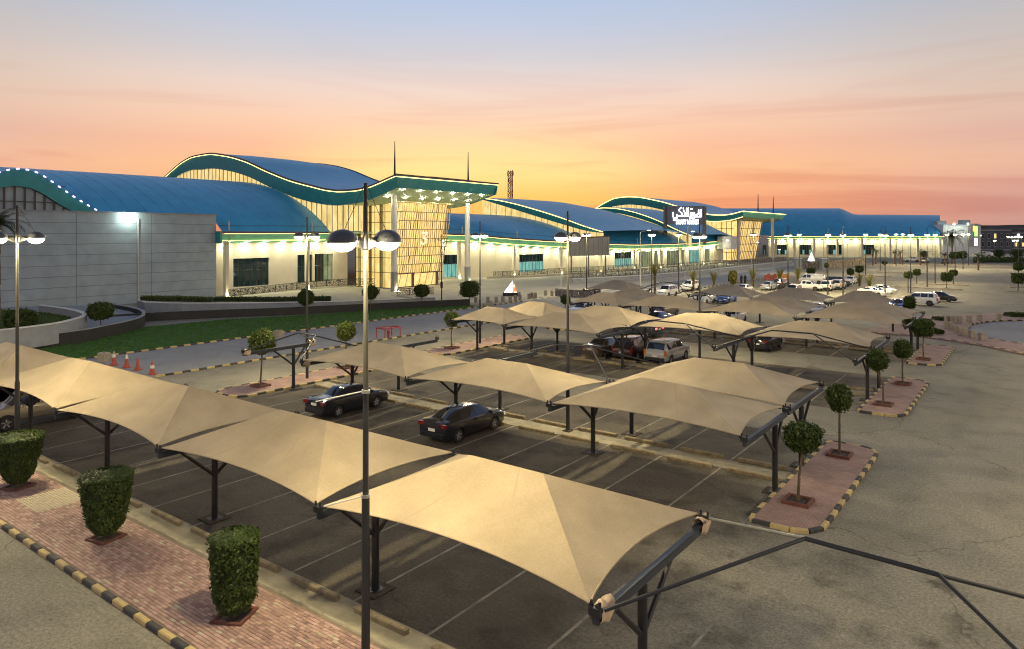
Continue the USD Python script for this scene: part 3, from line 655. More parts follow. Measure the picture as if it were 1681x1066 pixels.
# glazed return between the clerestory and the entrance box, on a slab
for i in range(5):
    y0_, y1_ = Y0 + .7 + i * 1.16, Y0 + .7 + (i + 1) * 1.16
    part('pane', MB().quad((-99.4, y0_ + .05, 10.5), (-99.4, y1_ - .05, 10.5), (-99.4, y1_ - .05, zt(-99.4) + .2), (-99.4, y0_ + .05, zt(-99.4) + .2)), 'glass_clere', clz)
    part('glazing_bar', MB().tube((-99.33, y0_, 10.4), (-99.33, y0_, zt(-99.4) + .1), .06, n=4), 'mullion', clz)
part('entrance_slab', MB().box((-101.2, Y0 + 3.9, 10.2), (4.2, 7.4, .4)), 'soffit_pale', mall)
# entrance box: glazed side wall, leaning lattice front
BY0, BY1 = 89.0, 102.6; XB = -94.2
lean = lambda z: XB + 3.1 * z / 15.7
ZT = 15.7
inb = MB(); inb.quad((-103.6, BY0 + .4, .1), (XB - .8, BY0 + .4, .1), (XB + 2.0, BY0 + .4, ZT), (-103.6, BY0 + .4, ZT)); inb.quad((XB - .8, BY0 + .4, .1), (XB - .8, BY1 - .4, .1), (XB + 2.2, BY1 - .4, ZT), (XB + 2.2, BY0 + .4, ZT))
part('lit_interior', inb, 'interior_warm', mall)
part('entrance_roof', MB().box((-98, (BY0 + BY1) / 2, ZT + .15), (11, BY1 - BY0 + .5, .3)), 'wall_cream', mall)
side = part('glazed_side', MB().tube((-103.5, BY0 - .02, .05), (XB - .05, BY0 - .02, .05), .07, n=4), 'mullion', mall)
nzr = [0.1, 2.9, 5.6, 7.6, 9.9, 12.1, 14.0, ZT]
for i in range(7):
    x0 = -103.4 + i * 1.34
    part('glazing_bar', MB().tube((x0, BY0, .1), (x0, BY0, ZT), .075, n=4), 'mullion', side)
for z in nzr: part('glazing_bar', MB().tube((-103.5, BY0 - .01, z), (lean(z), BY0 - .01, z), .055, n=4), 'mullion', side)
for i in range(3): part('inner_fin', MB().box((-102.6 + i * 3.1, BY0 + .22, ZT / 2), (.7, .2, ZT)), 'mullion_gold', side)
# clear glass in front of the lit rooms of the side wall
nodes = {'t': ('transparent_bsdf', {'color': (.92, .95, .9)}), 'g': ('glossy_bsdf', {'roughness': .02}), 'lw': ('layer_weight', {'blend': .5}), 'pw': ('math', {'math_type': 'power', 'value2': 4.}), 'f': ('math', {'math_type': 'multiply_add', 'value2': .8, 'value3': .05}), 'x': ('mix_closure', {})}
M['clear_glass'] = usdkit.material(stage, '/World/Looks/clear_glass', nodes, [('lw.facing', 'pw.value1'), ('pw.value', 'f.value1'), ('f.value', 'x.fac'), ('t.BSDF', 'x.closure1'), ('g.BSDF', 'x.closure2')], surface='x.closure')
for i in range(7):
    x0, x1 = -103.4 + i * 1.34 + .08, -103.4 + (i + 1) * 1.34 - .08
    for za, zb in zip(nzr[:-1], nzr[1:]):
        xr = min(x1, lean(za) - .1)
        if xr > x0: part('pane', MB().quad((x0, BY0 - .005, za + .06), (xr, BY0 - .005, za + .06), (xr, BY0 - .005, zb - .06), (x0, BY0 - .005, zb - .06)), 'clear_glass', side)
lat = part('lattice_front', MB().tube((lean(ZT), BY0 - .2, ZT), (lean(ZT), BY1 + .2, ZT), .14, n=4), 'mullion_gold', mall)
rl = np.random.default_rng(5)
rows = [2.6, 4.3, 5.9, 7.5, 9.1, 10.8, 12.4, 14.0, ZT]
for z in [0.1] + rows: part('lattice_rail', MB().tube((lean(z) + .06, BY0 - .1, z), (lean(z) + .06, BY1 + .1, z), .06, n=4), 'mullion', lat)
for r_ in range(len(rows) - 1):
    z0, z1 = rows[r_], rows[r_ + 1]
    n = 24
    for i in range(n):
        y = BY0 + .25 + (BY1 - BY0 - .5) * (i + .5 * (r_ % 2) * .6) / (n - 1)
        if y > BY1: continue
        w = rl.uniform(.06, .15); tl = rl.normal(-.12, .14)
        mb = MB(); t = .08
        a0, a1 = np.array([lean(z0) + .1, y - w / 2, z0]), np.array([lean(z1) + .1, y - w / 2 + tl, z1])
        mb.quad(a0, a0 + [0, w, 0], a1 + [0, w, 0], a1); mb.quad(a0, a1, a1 - [.12, 0, 0], a0 - [.12, 0, 0])
        part('lattice_slat', mb, 'mullion_gold' if rl.random() < .72 else 'mullion_brown', lat)
for y0_, y1_ in ((90.6, 94.6), (97.0, 101.2)):
    part('portal_post', MB().box((lean(1.3) + .12, y1_, 1.35), (.3, .45, 2.7)), 'edge_maroon', lat)
    part('portal_beam', MB().box((lean(2.6) + .14, (y0_ + y1_) / 2, 2.65), (.3, y1_ - y0_ + .4, .22)), 'edge_maroon', lat)
for i in range(8):
    y = BY0 + .4 + i * 1.75; part('lattice_slat', MB().tube((lean(.1) + .08, y, .1), (lean(2.6) + .08, y + .2, 2.6), .09, n=4), 'mullion_gold', lat)
# gate number on the lattice
emit('sign_peach', (1., .62, .42), 1.3)
num = meshkit.text_mesh('3', 2.3, .1, True); v = np.array(num.vertices); c_ = v.mean(0); v = v - c_
zc = 8.9; Pn = np.column_stack([lean(zc) + .3 + v[:, 2] + v[:, 1] * .197, 95.9 + v[:, 0], zc + v[:, 1]])
part('gate_number', (Pn, num.faces), 'sign_peach', mall)
# round columns and masts of the canopy
for (x, y) in ((-89.4, 85.6), (-91.4, 107.6)):
    i = int(np.argmin(np.abs(X1 - .6 - x))); zt_ = min(Z1[i] - T1[i], zf - 1.98)
    part('round_column', MB().tube((x, y, 0), (x, y, zt_ + .1), .52, .52, 16, caps=False), 'wall_white', mall, smooth=True)
    part('column_base', MB().lathe([(0, 3.4), (.62, 3.4), (.62, 0)], (x, y, 0), 16), 'parapet_pale', mall)
    part('column_lamp', MB().lathe([(0, .2), (.2, .2)], (x + .9, y, 0), 8), 'up_lamp', mall)
for (px, py, X) in ((648, 232, -86.5), (768.5, 250, -88.)):
    p = on_x(px, py, X); part('roof_mast', MB().tube((p[0], p[1], zf - .3), p, .20, .05, 6), 'edge_maroon', mall)

# ---- eyelid roofs further on: outlines lifted from the photograph, set in upright planes and run back
def eyelid(top_px, bot_px, Y, run, glass=True, led=True, fas=1.6, m='glass_clere'):
    top = np.array([on_y(px, py, Y) for px, py in top_px]); L = np.r_[0, np.cumsum(np.linalg.norm(np.diff(top, axis=0), axis=1))]
    n = 40; u = np.linspace(0, L[-1], n)
    P = np.stack([PchipInterpolator(L, top[:, k])(u) for k in range(3)], -1)
    part('wave_roof', MB().grid(np.stack([P + [0, run * k / 3, .05 + .3 * (k in (1, 2)) - (k == 3) * .8] for k in range(4)], 1)), 'roof_blue', mall, smooth=True)
    taper = np.sin(PI * np.clip(u / L[-1], 0, 1)) ** .5
    B = P + np.stack([0 * u, 0 * u + .4, -fas * np.clip(taper, .25, 1)], -1)
    part('wave_fascia', MB().grid(np.stack([P, B], 1)[::-1]), 'teal', mall, smooth=True)
    if led: part('led_line', MB().path(P + [0, -.14, -.12], .11, 4), 'led_warm', mall)
    if glass:
        bot = np.array([on_y(px, py, Y + .5) for px, py in bot_px]) - [0, 0, 3.2]
        ii = np.linspace(0, n - 1, 17).astype(int)
        c = part('clerestory', MB().path(B[ii] + [0, .1, .05], .07, 4), 'mullion', mall)
        for i, j in zip(ii[:-1], ii[1:]):
            a, b = B[i], B[j]
            za, zb = np.interp(-a[0], -bot[:, 0][np.argsort(-bot[:, 0])], bot[:, 2][np.argsort(-bot[:, 0])]), np.interp(-b[0], -bot[:, 0][np.argsort(-bot[:, 0])], bot[:, 2][np.argsort(-bot[:, 0])])
            if a[2] - za < .1 and b[2] - zb < .1: continue
            part('pane', MB().quad((a[0], Y + .45, za), (b[0], Y + .45, zb), (b[0], Y + .45, max(b[2], zb)), (a[0], Y + .45, max(a[2], za))), m, c)
            part('glazing_bar', MB().tube((a[0], Y + .4, za), (a[0], Y + .4, max(a[2], za + .05)), .07, n=4), 'mullion', c)
eyelid([(990, 380), (960, 371), (930, 360), (900, 350), (870, 341), (840, 333), (815, 328), (790, 325)], [(990, 381), (905, 363), (880, 358), (850, 353), (820, 349), (790, 347), (770, 345)], 152., 52., fas=1.9)
eyelid([(1135, 387), (1105, 374), (1085, 364), (1060, 354), (1035, 346.5), (1010, 342), (990, 341), (975, 344), (962, 350)], [(1135, 388), (1088, 367), (1060, 362), (1030, 358), (1000, 354), (975, 350), (962, 350.5)], 205., 40., fas=1.7)
# second entrance wave
W2 = [(1219, 346.5), (1212, 348.5), (1200, 351.5), (1185, 353), (1170, 352.5), (1150, 349), (1130, 344), (1110, 338), (1090, 332), (1070, 327.5), (1050, 324), (1030, 323), (1012, 325), (995, 332), (980, 341), (968, 350)]
X2, Z2, T2 = wave('w2', W2, 252., 300., None, 2.1, 3.2)
Ya, Yb = 252., 306.
part('wave_roof', MB().grid(np.stack([np.stack([X2, np.full_like(X2, y), Z2 + .06], -1) for y in (Ya, Ya + 18, Yb - 18, Yb)], 1)), 'roof_blue', mall, smooth=True)
A = np.stack([X2, np.full_like(X2, Ya), Z2], -1); B = np.stack([X2, np.full_like(X2, Ya + .6), Z2 - T2], -1)
part('wave_fascia', MB().grid(np.stack([A, B], 1)[::-1]), 'teal', mall, smooth=True)
part('led_line', MB().path(A + [0, -.2, -.1], .17, 4), 'led_warm', mall)
part('led_line', MB().path((B + [0, -.2, 0])[:30], .12, 4), 'led_warm', mall)
x2, z2 = X2[0], Z2[0]
part('prow_fascia', MB().quad((x2, Ya, z2), (x2, Yb, z2), (x2 - .8, Yb - .8, z2 - 2.1), (x2 - .8, Ya + .8, z2 - 2.1)), 'soffit_green', mall)
part('led_line', MB().tube((x2 + .2, Ya, z2 - .1), (x2 + .2, Yb, z2 - .1), .16, n=4), 'led_warm', mall)
us = np.where(X2 > -106)[0]
part('canopy_soffit', MB().grid(np.stack([np.stack([X2[us] - .8, np.full(len(us), y), np.minimum(Z2[us] - T2[us], z2 - 2.08)], -1) for y in (Ya + .7, Ya + 20, Yb - .7)], 1)), 'soffit_pale', mall, smooth=True)
for k in range(7): part('downlight', disc(MB(), (-86.5 - (k % 2) * 4, Ya + 3 + k * 7.2, z2 - 2.35), .18), 'downlight', mall)
c2 = part('clerestory', MB().tube((-98, Ya + .8, 9), (-160, Ya + .8, 9.), .05, n=4), 'mullion', mall)
for i in range(26):
    a, b = -94 - i * 2.2, -94 - (i + 1) * 2.2
    ia, ib = int(np.argmin(np.abs(X2 - a))), int(np.argmin(np.abs(X2 - b)))
    za, zb = Z2[ia] - T2[ia] + .2, Z2[ib] - T2[ib] + .2
    la, lb = (7.4 + 13 * float(rprof(np.clip((-x - 88) / 52, 0, 1))) for x in (a, b))
    if za > la + .1 or zb > lb + .1:
        part('pane', MB().quad((a, Ya + .7, la), (b + .12, Ya + .7, lb), (b + .12, Ya + .7, max(zb, lb)), (a, Ya + .7, max(za, la))), 'glass_clere', c2)
# second entrance glazing, lattice and columns
e2 = part('lit_interior', MB().quad((-104, 262, 0), (-92, 262, 0), (-90, 262, 15.), (-104, 262, 15.)).quad((-92, 262, 0), (-92, 290, 0), (-89.5, 290, 15.), (-90, 262, 15.)), 'interior_warm', mall)
l2 = part('lattice_front', MB().tube((-88.8, 261, 15.), (-88.8, 291, 15.), .2, n=4), 'mullion_gold', mall)
for i in range(16):
    y = 261.4 + i * 1.9; part('lattice_slat', MB().quad((-91.6, y, 0), (-91.6, y + .8, 0), (-88.9, y + .8 + rl.normal(0, .4), 15), (-88.9, y + rl.normal(0, .4), 15)), 'mullion_gold', l2)
for i in range(7): part('glazing_bar', MB().box((-103.4 + i * 1.9, 261.9, 7.5), (.18, .18, 15)), 'mullion', l2)
for z in (3, 6, 9, 12): part('lattice_rail', MB().tube((-104, 261.85, z), (-91, 261.85, z), .09, n=4).tube((-91 + z * .17, 261.8, z), (-91 + z * .17, 291, z), .09, n=4), 'mullion', l2)
for (x, y) in ((-88.5, 259.5), (-84.6, 288)): part('round_column', MB().tube((x, y, 0), (x, y, z2 - 2), .6, .6, 12, caps=False), 'wall_white', mall, smooth=True)
for px, py, X in ((1244.5, 319, -86.), (1269.5, 323, -86.)):
    p = on_x(px, py, X); part('roof_mast', MB().tube((p[0], p[1], z2 - .5), p, .3, .1, 6), 'edge_maroon', mall)
# rounded pale box beside the second entrance
rb = [tuple(AT(px, 400, Z)[:2]) for px, Z in ((1180, 236), (1188, 231), (1198, 231), (1206, 236), (1208, 246), (1182, 248))]
part('corner_drum', MB().prism(Polygon(rb).buffer(1.).buffer(-.5), 4.9, 9.1), 'wall_white', mall)
part('downlight', disc(MB(), AT(1192, 411, 228), .1), 'downlight', mall)

# ---- far wing, turned to face the camera
def FWG(px, Z): return AT(px, HOR, Z)[:2]
wa, wb = FWG(1262, 304), FWG(1541, 306)
wd = (wb - wa); WL = np.linalg.norm(wd); wd /= WL; wn = np.array([wd[1], -wd[0]])
wrz = math.atan2(wd[1], wd[0])
def wp(t, o=0., z=0.): p = wa + wd * t + wn * o; return np.array([p[0], p[1], z])
def t_of(px): return (px - 1262) / (1541 - 1262) * WL
part('wing_wall', MB().box(wp(WL / 2, -.3, 3.75), (WL, .4, 7.5), wrz), 'wall_cream', mall)
for k in range(14): part('wall_joint', MB().box(wp(WL * (k + .5) / 14, -.08, 3.75), (.06, .05, 7.5), wrz), 'wall_shadow_gap', mall)
part('eave_edge', MB().box(wp(WL / 2, 3., 8.95), (WL + 2, .2, .4), wrz), 'edge_maroon', mall)
part('soffit', MB().quad(wp(-1, 3.0, 8.7), wp(WL + 1, 3.0, 8.7), wp(WL + 1, -.1, 7.5), wp(-1, -.1, 7.5)), 'soffit_green', mall)
part('led_line', MB().tube(wp(-1, 3.15, 8.75), wp(WL + 1, 3.15, 8.75), .10, n=4), 'led_warm', mall)
part('led_line', MB().tube(wp(-1, 1.3, 7.9), wp(WL + 1, 1.3, 7.9), .12, n=4), 'led_yellow', mall)
for k in range(19): part('downlight', disc(MB(), wp(2 + k * (WL - 3) / 18, .9, 7.75), .13), 'downlight', mall)
for px in (1270, 1300, 1332, 1370, 1410, 1456, 1501, 1538): part('eave_column', MB().box(wp(t_of(px), 2.2, 4.), (.9, .7, 8.), wrz), 'wall_cream', mall)
for a, b in ((1252, 1258), (1274, 1291), (1313, 1331), (1357, 1381), (1412, 1434)):
    ta, tb = t_of(a), t_of(b)
    w_ = part('window', MB().box(wp((ta + tb) / 2, .0, 3.1), (tb - ta, .3, 4.2), wrz), 'mullion', mall)
    nn = 5
    for i in range(nn):
        p0, p1 = wp(ta + (tb - ta) * i / nn + .1, .17), wp(ta + (tb - ta) * (i + 1) / nn - .1, .17)
        for za, zb, g in ((1.1, 3.0, 'glass_teal' if (i + a) % 3 == 0 else 'glass_dark'), (3.1, 5.1, 'glass_dark')):
            part('pane', MB().quad(p0 + [0, 0, za], p1 + [0, 0, za], p1 + [0, 0, zb], p0 + [0, 0, zb]), g, w_)
q = np.linspace(0, 1, 12)
def wing_roof(pxs, zr, run):
    G_ = []
    for px in pxs:
        z = zr(px)
        G_.append([np.array([*AT(px, HOR, 302. + run * k)[:2], 9.1 + (z - 9.1) * float(rprof(k))]) for k in q])
    part('main_roof', MB().grid(np.array(G_)[::-1]), 'roof_blue', mall, smooth=True)
zr = lambda px: float(np.interp(px, [1150, 1380, 1402, 1545], [22.2, 22.2, 19.2, 18.9]))
wing_roof([1130, 1180, 1240, 1290, 1340, 1378, 1385, 1392, 1400, 1410, 1440, 1500, 1543], zr, 34.)
Z_ = [np.array([*AT(1543, HOR, 302. + 34 * k)[:2], 9.1 + (18.9 - 9.1) * float(rprof(k))]) for k in q]
part('roof_gable', MB().add(np.array(Z_ + [np.array([*AT(1543, HOR, 336)[:2], 7.])]), [[12, i + 1, i] for i in range(11)]), 'roof_blue', mall)
# white service block with floodlights at the far right end
sb = part('end_block', MB().box(wp(WL + 8.3, -3, 7.), (16.4, 12, 14.), wrz), 'wall_white', mall)
part('end_block_parapet', MB().box(wp(WL + 8.3, 3.1, 13.8), (16.6, .3, .5), wrz), 'wall_grey', mall)
for px, py in ((1566.5, 368), (1589, 368)):
    p = AT(px, py, 299); part('floodlight', MB().box(p, (.5, .3, .3), wrz), 'flood_cool', mall)
part('roof_plant', MB().box(wp(WL + 3, -4, 14.8), (4, 3, 1.8), wrz).box(wp(WL + 14, -4, 15.), (3.4, 3, 2.2), wrz), 'wall_grey', mall)

# ---- grey panelled block on the left with the closed barrel behind it
gw = part('grey_block', MB().box((-107.2, 30.75, 6.4), (6.6, 60.0, 12.8)), 'wall_shadow_gap', mall)
ysj = np.linspace(.8, 60.8, 7); zsj = np.linspace(.0, 12.9, 10)
for i in range(6):
    for j in range(9):
        part('cladding_panel', MB().box((-103.78, (ysj[i] + ysj[i + 1]) / 2, (zsj[j] + zsj[j + 1]) / 2), (.28, ysj[i + 1] - ysj[i] - .05, zsj[j + 1] - zsj[j] - .035)), 'wall_grey', gw)
for j in range(9): part('cladding_panel', MB().box((-106.9, 60.9, (zsj[j] + zsj[j + 1]) / 2), (6.2, .16, zsj[j + 1] - zsj[j] - .035)), 'wall_grey', gw)
part('coping', MB().box((-107.0, 30.8, 12.98), (7.0, 60.4, .2)), 'parapet_pale', gw)
fl = on_x(213, 353, -103.0)
part('floodlight', MB().box((fl[0] + .3, fl[1], fl[2]), (.3, .5, .2)), 'flood_cool', mall)
dp = on_x(227, 400, -103.55); part('downpipe', MB().tube((dp[0], dp[1], 0), (dp[0], dp[1], 12.2), .12, n=8), 'steel_pale', mall)
BL = [(170, 352), (150, 341), (120, 323), (95, 306), (70, 289), (50, 280), (30, 277.5), (10, 280), (-20, 292), (-60, 320)]
yb = -105.6
topb = np.array([on_x(px, py, yb) for px, py in BL]); Lb = np.r_[0, np.cumsum(np.linalg.norm(np.diff(topb, axis=0), axis=1))]; ub = np.linspace(0, Lb[-1], 36)
Pb = np.stack([PchipInterpolator(Lb, topb[:, k])(ub) for k in range(3)], -1)
part('wave_roof', MB().grid(np.stack([Pb + [-k * 12, 0, 0] for k in range(4)], 1)[::-1]), 'roof_blue', mall, smooth=True)
Bb = Pb + np.stack([0 * ub - .3, 0 * ub, -2.3 * np.clip(np.sin(PI * ub / Lb[-1]) ** .4, .05, 1)], -1)
part('wave_fascia', MB().grid(np.stack([Pb, Bb], 1)), 'teal', mall, smooth=True)
for k in range(0, 34, 2): part('led_dash', MB().tube(Pb[k] + [.15, 0, .02], Pb[k] * .35 + Pb[k + 1] * .65 + [.15 * .65 + .0525, 0, .02], .10, n=4), 'led_purple', mall)
part('barrel_wall', MB().add(np.vstack([Bb + [-.5, 0, 0], [[yb - .9, Pb[:, 1].mean(), 11.]]]), [[36, i, i + 1] for i in range(35)]), 'wall_grey', mall)
yy0, yy1 = Pb[:, 1].min(), Pb[:, 1].max()
for y in np.arange(yy0 + 1, yy1, 1.15):
    zt_ = float(np.interp(y, Bb[::-1, 1] if Bb[0, 1] > Bb[-1, 1] else Bb[:, 1], Bb[::-1, 2] if Bb[0, 1] > Bb[-1, 1] else Bb[:, 2]))
    if zt_ > 12.6: part('grille_bar', MB().box((yb - .62, y, (zt_ + 12) / 2), (.1, .22, zt_ - 12)), 'mullion', mall)
for z in (14.2, 16.4): part('grille_bar', MB().box((yb - .6, (yy0 + yy1) / 2, z), (.08, (yy1 - yy0) * (.66 if z < 15 else .42), .12)), 'mullion', mall)
# ---------------------------------------------------------------- terraces, ramp walls, railing
def wall_strip(name, pts, h0, h1, th, m, label, cat='wall', cap=None, group=None):
    t = thing(name, label, cat, group=group)
    poly = LineString(pts).buffer(th / 2, cap_style=2, join_style=1)
    part('wall_body', MB().prism(poly, h0, h1 - (.08 if cap else 0)), m, t)
    if cap: part('coping', MB().prism(LineString(pts).buffer(th / 2 + .03, cap_style=2, join_style=1), h1 - .08, h1), cap, t)
    return t
def smooth_px(px, h, n=40):
    P = np.array([G(x, y, h)[:2] for x, y in px]); L = np.r_[0, np.cumsum(np.linalg.norm(np.diff(P, axis=0), axis=1))]
    u = np.linspace(0, L[-1], n); return [tuple(p) for p in np.column_stack([PchipInterpolator(L, P[:, k])(u) for k in (0, 1)])]
ramp_out = smooth_px([(-60, 560), (0, 554.7), (40, 552), (77, 548), (139, 540), (180, 532), (201, 528), (224, 522), (236, 514), (228, 507), (205, 502), (186, 499), (160, 497.5)], 1.25)
wall_strip('ramp_wall', ramp_out, 0, 1.25, .3, 'parapet_dark', 'outer curved ramp wall with pale coping sweeping round the left lawn', cap='parapet_pale')
ramp_in = smooth_px([(-60, 546), (0, 541), (53, 535), (93, 529.5), (120, 523.5), (137, 518), (139, 514.5), (132, 511.5), (108, 506), (66, 500.5)], 2.15)
wall_strip('ramp_wall', ramp_in, .3, 2.15, .35, 'parapet_pale', 'inner curved ramp wall holding the small raised lawn at the left', cap='wall_white')
rpoly = Polygon([G(-60, 560, 1)[:2], G(0, 555, 1)[:2], G(139, 541, 1)[:2], G(200, 528.5, 1)[:2], G(233, 514, 1)[:2], G(200, 501, 1)[:2], G(160, 497.5, 1)[:2], G(66, 500, 1)[:2], G(-60, 500, 1)[:2]])
flat('ramp_surface', rpoly.buffer(-.2), .75, 'parapet_pale')
ipoly = Polygon(ramp_in + [tuple(G(-60, 500, 1.6)[:2])]).buffer(-.25)
flat('raised_lawn', ipoly if ipoly.geom_type == 'Polygon' else max(ipoly.geoms, key=lambda g: g.area), 1.35, 'lawn_soil')
grass('raised_lawn_grass', (ipoly if ipoly.geom_type == 'Polygon' else max(ipoly.geoms, key=lambda g: g.area)).exterior.coords, 6000, 1.35, .1, .2, 'leaf_bright')
tag(stage.GetPrimAtPath('/World/raised_lawn_grass'), 'bright grass inside the curved ramp wall at the left', 'grass')
part_ = part
dark_w = [tuple(G(x, y)[:2]) for x, y in ((150, 533), (230, 528), (300, 524.5), (380, 521), (450, 518.5), (560, 513), (640, 508.7), (700, 505.6), (770, 502.6))]
wall_strip('terrace_wall', dark_w, 0, .95, .35, 'parapet_dark', 'long low black wall along the back edge of the front lawn')
tw2 = [tuple(G(x, y, 1.2)[:2]) for x, y in ((228, 493), (240, 496.5), (300, 498), (380, 497.8), (450, 497), (560, 495), (640, 491.8), (713, 488))]
wall_strip('terrace_wall', tw2, 0, 1.25, .4, 'parapet_pale', 'pale grey terrace wall behind the low black lawn wall', cap='wall_white')
# sunken court floor and sloped approach slab in front of the left facade
flat('terrace_floor', [(-103.4, 61.1), (-86, 50), (-76.5, 52), (-73, 60), (-70, 68), (-72, 76), (-84, 79.3), (-90, 79), (-104, 88), (-104.5, 88)], .016, 'plaza_paving')
def hedge(name, pts, w, h, z, label, cat='hedge', n=2600, m='leaf_dark', size=.11, group=None, seed=2):
    r = np.random.default_rng(seed); t = thing(name, label, cat, group=group)
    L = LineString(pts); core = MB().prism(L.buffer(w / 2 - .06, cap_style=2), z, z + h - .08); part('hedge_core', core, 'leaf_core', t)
    s = r.uniform(0, L.length, n); P = np.array([L.interpolate(a).coords[0] for a in s]); Q = np.array([L.interpolate(min(a + .05, L.length)).coords[0] for a in s]) - np.array([L.interpolate(max(a - .05, 0)).coords[0] for a in s])
    Q /= np.linalg.norm(Q, axis=1, keepdims=True) + 1e-9; N = np.column_stack([Q[:, 1], -Q[:, 0]])
    face = r.integers(0, 5, n); o = np.where(face < 2, r.uniform(-w / 2, w / 2, n), np.where(face % 2, 1, -1) * w / 2); zz = np.where(face < 2, h + r.normal(0, .05, n), r.uniform(.05, h, n)) + z
    C = np.column_stack([P + N * o[:, None], zz]) + r.normal(0, .03, (n, 3))
    part('foliage', leaf_quads(C, r.normal(0, 1, (n, 3)), size, r), m, t)
    return t
def leaf_quads(C, nrm, size, r):
    n = len(C); nrm = nrm / (np.linalg.norm(nrm, axis=1, keepdims=True) + 1e-9)
    a = np.cross(nrm, r.normal(0, 1, (n, 3))); a /= np.linalg.norm(a, axis=1, keepdims=True) + 1e-9; b = np.cross(nrm, a)
    s = size * r.uniform(.6, 1.35, (n, 1))
    v = np.stack([C - a * s, C + b * s * .5, C + a * s, C - b * s * .5], 1).reshape(-1, 3)
    return MB().add(v, np.arange(4 * n).reshape(-1, 4))
hedge('hedge', [tuple(G(x, y, 1.4)[:2]) for x, y in ((234, 491), (290, 492), (345, 493.5))], 1.0, .55, 1.2, 'bright green low hedge in the planter below the grey block', m='leaf_bright')
hedge('hedge', [tuple(G(x, y, 1.3)[:2]) for x, y in ((352, 493.2), (450, 493.5), (543, 492))], 1.0, .5, 1.15, 'dark low clipped hedge along the terrace below the left windows', n=3600)

def railing(pts, z, label, h=1.15, step=2.2, m='rail_pattern'):
    t = thing('railing', label, 'railing', group=None)
    P = resample(pts, step); zf_ = (lambda i: z) if np.ndim(z) == 0 else (lambda i: np.interp(i / (len(P) - 1), np.linspace(0, 1, len(z)), z))
    for i in range(len(P) - 1):
        a, b = P[i], P[i + 1]; za, zb = zf_(i), zf_(i + 1)
        part('rail_panel', MB().quad((*a, za + .08), (*b, zb + .08), (*b, zb + h), (*a, za + h)), m, t)
        part('rail_bar', MB().tube((*a, za + h), (*b, zb + h), .035, n=5), 'rail_panel_metal', t); part('rail_bar', MB().tube((*a, za + .08), (*b, zb + .08), .03, n=4), 'rail_panel_metal', t)
    for i in range(len(P)): part('rail_post', MB().box((*P[i], zf_(i) + h / 2), (.08, .08, h + .06)), 'rail_panel_metal', t)
railing([(-100.6, 61.2), (-100.6, 80)], (.15, .75), 'patterned dark railing rising along the terrace under the left windows')
railing([(-100.6, 80), (-96.5, 87.6)], .75, 'short patterned dark railing between the left windows and the glazed entrance')
railing([tuple(G(652, 486)[:2]), tuple(G(711, 483.5)[:2])], .0, 'low patterned railing in front of the lattice entrance')
railing([tuple(wall_at(s_of_px(p), 1.0)) for p in (802, 850, 900, 960, 1032)], (.35, .5, .6, .6, .6), 'long patterned railing on the terrace right of the entrance')
wall_strip('terrace_wall', [tuple(wall_at(s_of_px(p), 1.6)) for p in (790, 850, 900, 960, 1040)], 0, .45, .3, 'plaza_paving', 'low cream terrace wall under the long railing right of the entrance')
# ramp with pale and dark band along the road towards the second entrance
rb0 = [G(x, y)[:2] for x, y in ((940, 466), (1000, 462.5), (1060, 459), (1120, 453.5), (1180, 447), (1240, 440), (1300, 433))]
wall_strip('ramp_wall', [tuple(p) for p in rb0], 0, 1.0, .4, 'parapet_pale', 'pale ramp wall along the service road towards the far entrance', cap='wall_white')
railing([tuple(p - np.array([2.2, -.6])) for p in rb0], .9, 'dark railing above the pale ramp wall along the service road', h=1.35)
railing([tuple(wall_at(s_of_px(p), 1.0)) for p in (1050, 1090, 1130, 1165)], .1, 'dark railing before the green glazed shops')

# ---------------------------------------------------------------- shade canopies
def post_set(name, label, group, X, yn, yf, yp, z=2.72, wrap=()):
    """post with a cantilever beam and two braces"""
    t = thing(name, label, 'canopy support', (X, yp, 0), 0, group)
    part('post', MB().tube((0, 0, 0), (0, 0, z - .1), .105, n=10), 'steel_dark', t, smooth=40)
    part('beam', MB().box((0, (yn + yf) / 2 - yp, z), (.13, yf - yn, .20)), 'steel_blue', t)
    for d in (-1, 1):
        reach = min(1.45, (yp - yn if d < 0 else yf - yp) * .62)
        part('brace', MB().tube((0, d * .06, z - 1.15), (0, d * reach, z - .08), .062, n=6), 'steel_dark', t)
    part('base_plate', MB().box((0, 0, .02), (.42, .42, .04)), 'steel_dark', t)
    part('footing', MB().cbox((0, 0, .012), (.8, .8, .05), .01), 'soil', t)
    for y in (yn, yf):
        part('bracket', MB().box((0, y - yp, z + .16), (.26, .10, .16)).tube((-.09, y - yp, z + .2), (-.09, y - yp, z + .36), .03, n=5).tube((.09, y - yp, z + .2), (.09, y - yp, z + .36), .03, n=5), 'steel_dark', t)
    for y in wrap:
        r = np.random.default_rng(int(abs(X * 10 + y * 100))); n = 9
        a = np.arange(n) * 2 * PI / n; P = np.array([[(.115 + r.uniform(0, .06)) * np.cos(g) , (k - 1) * .16 + r.normal(0, .02), (.15 + r.uniform(0, .09)) * np.sin(g) - (.10 * (k == 2))] for k in range(4) for g in a])
        mb = MB(); mb.add(P + np.array([0, y - yp, z + .1]), [[k * n + i, k * n + (i + 1) % n, (k + 1) * n + (i + 1) % n, (k + 1) * n + i] for k in range(3) for i in range(n)])
        part('canvas_wrap', mb, 'canvas_wrap', t, smooth=50)
    return t
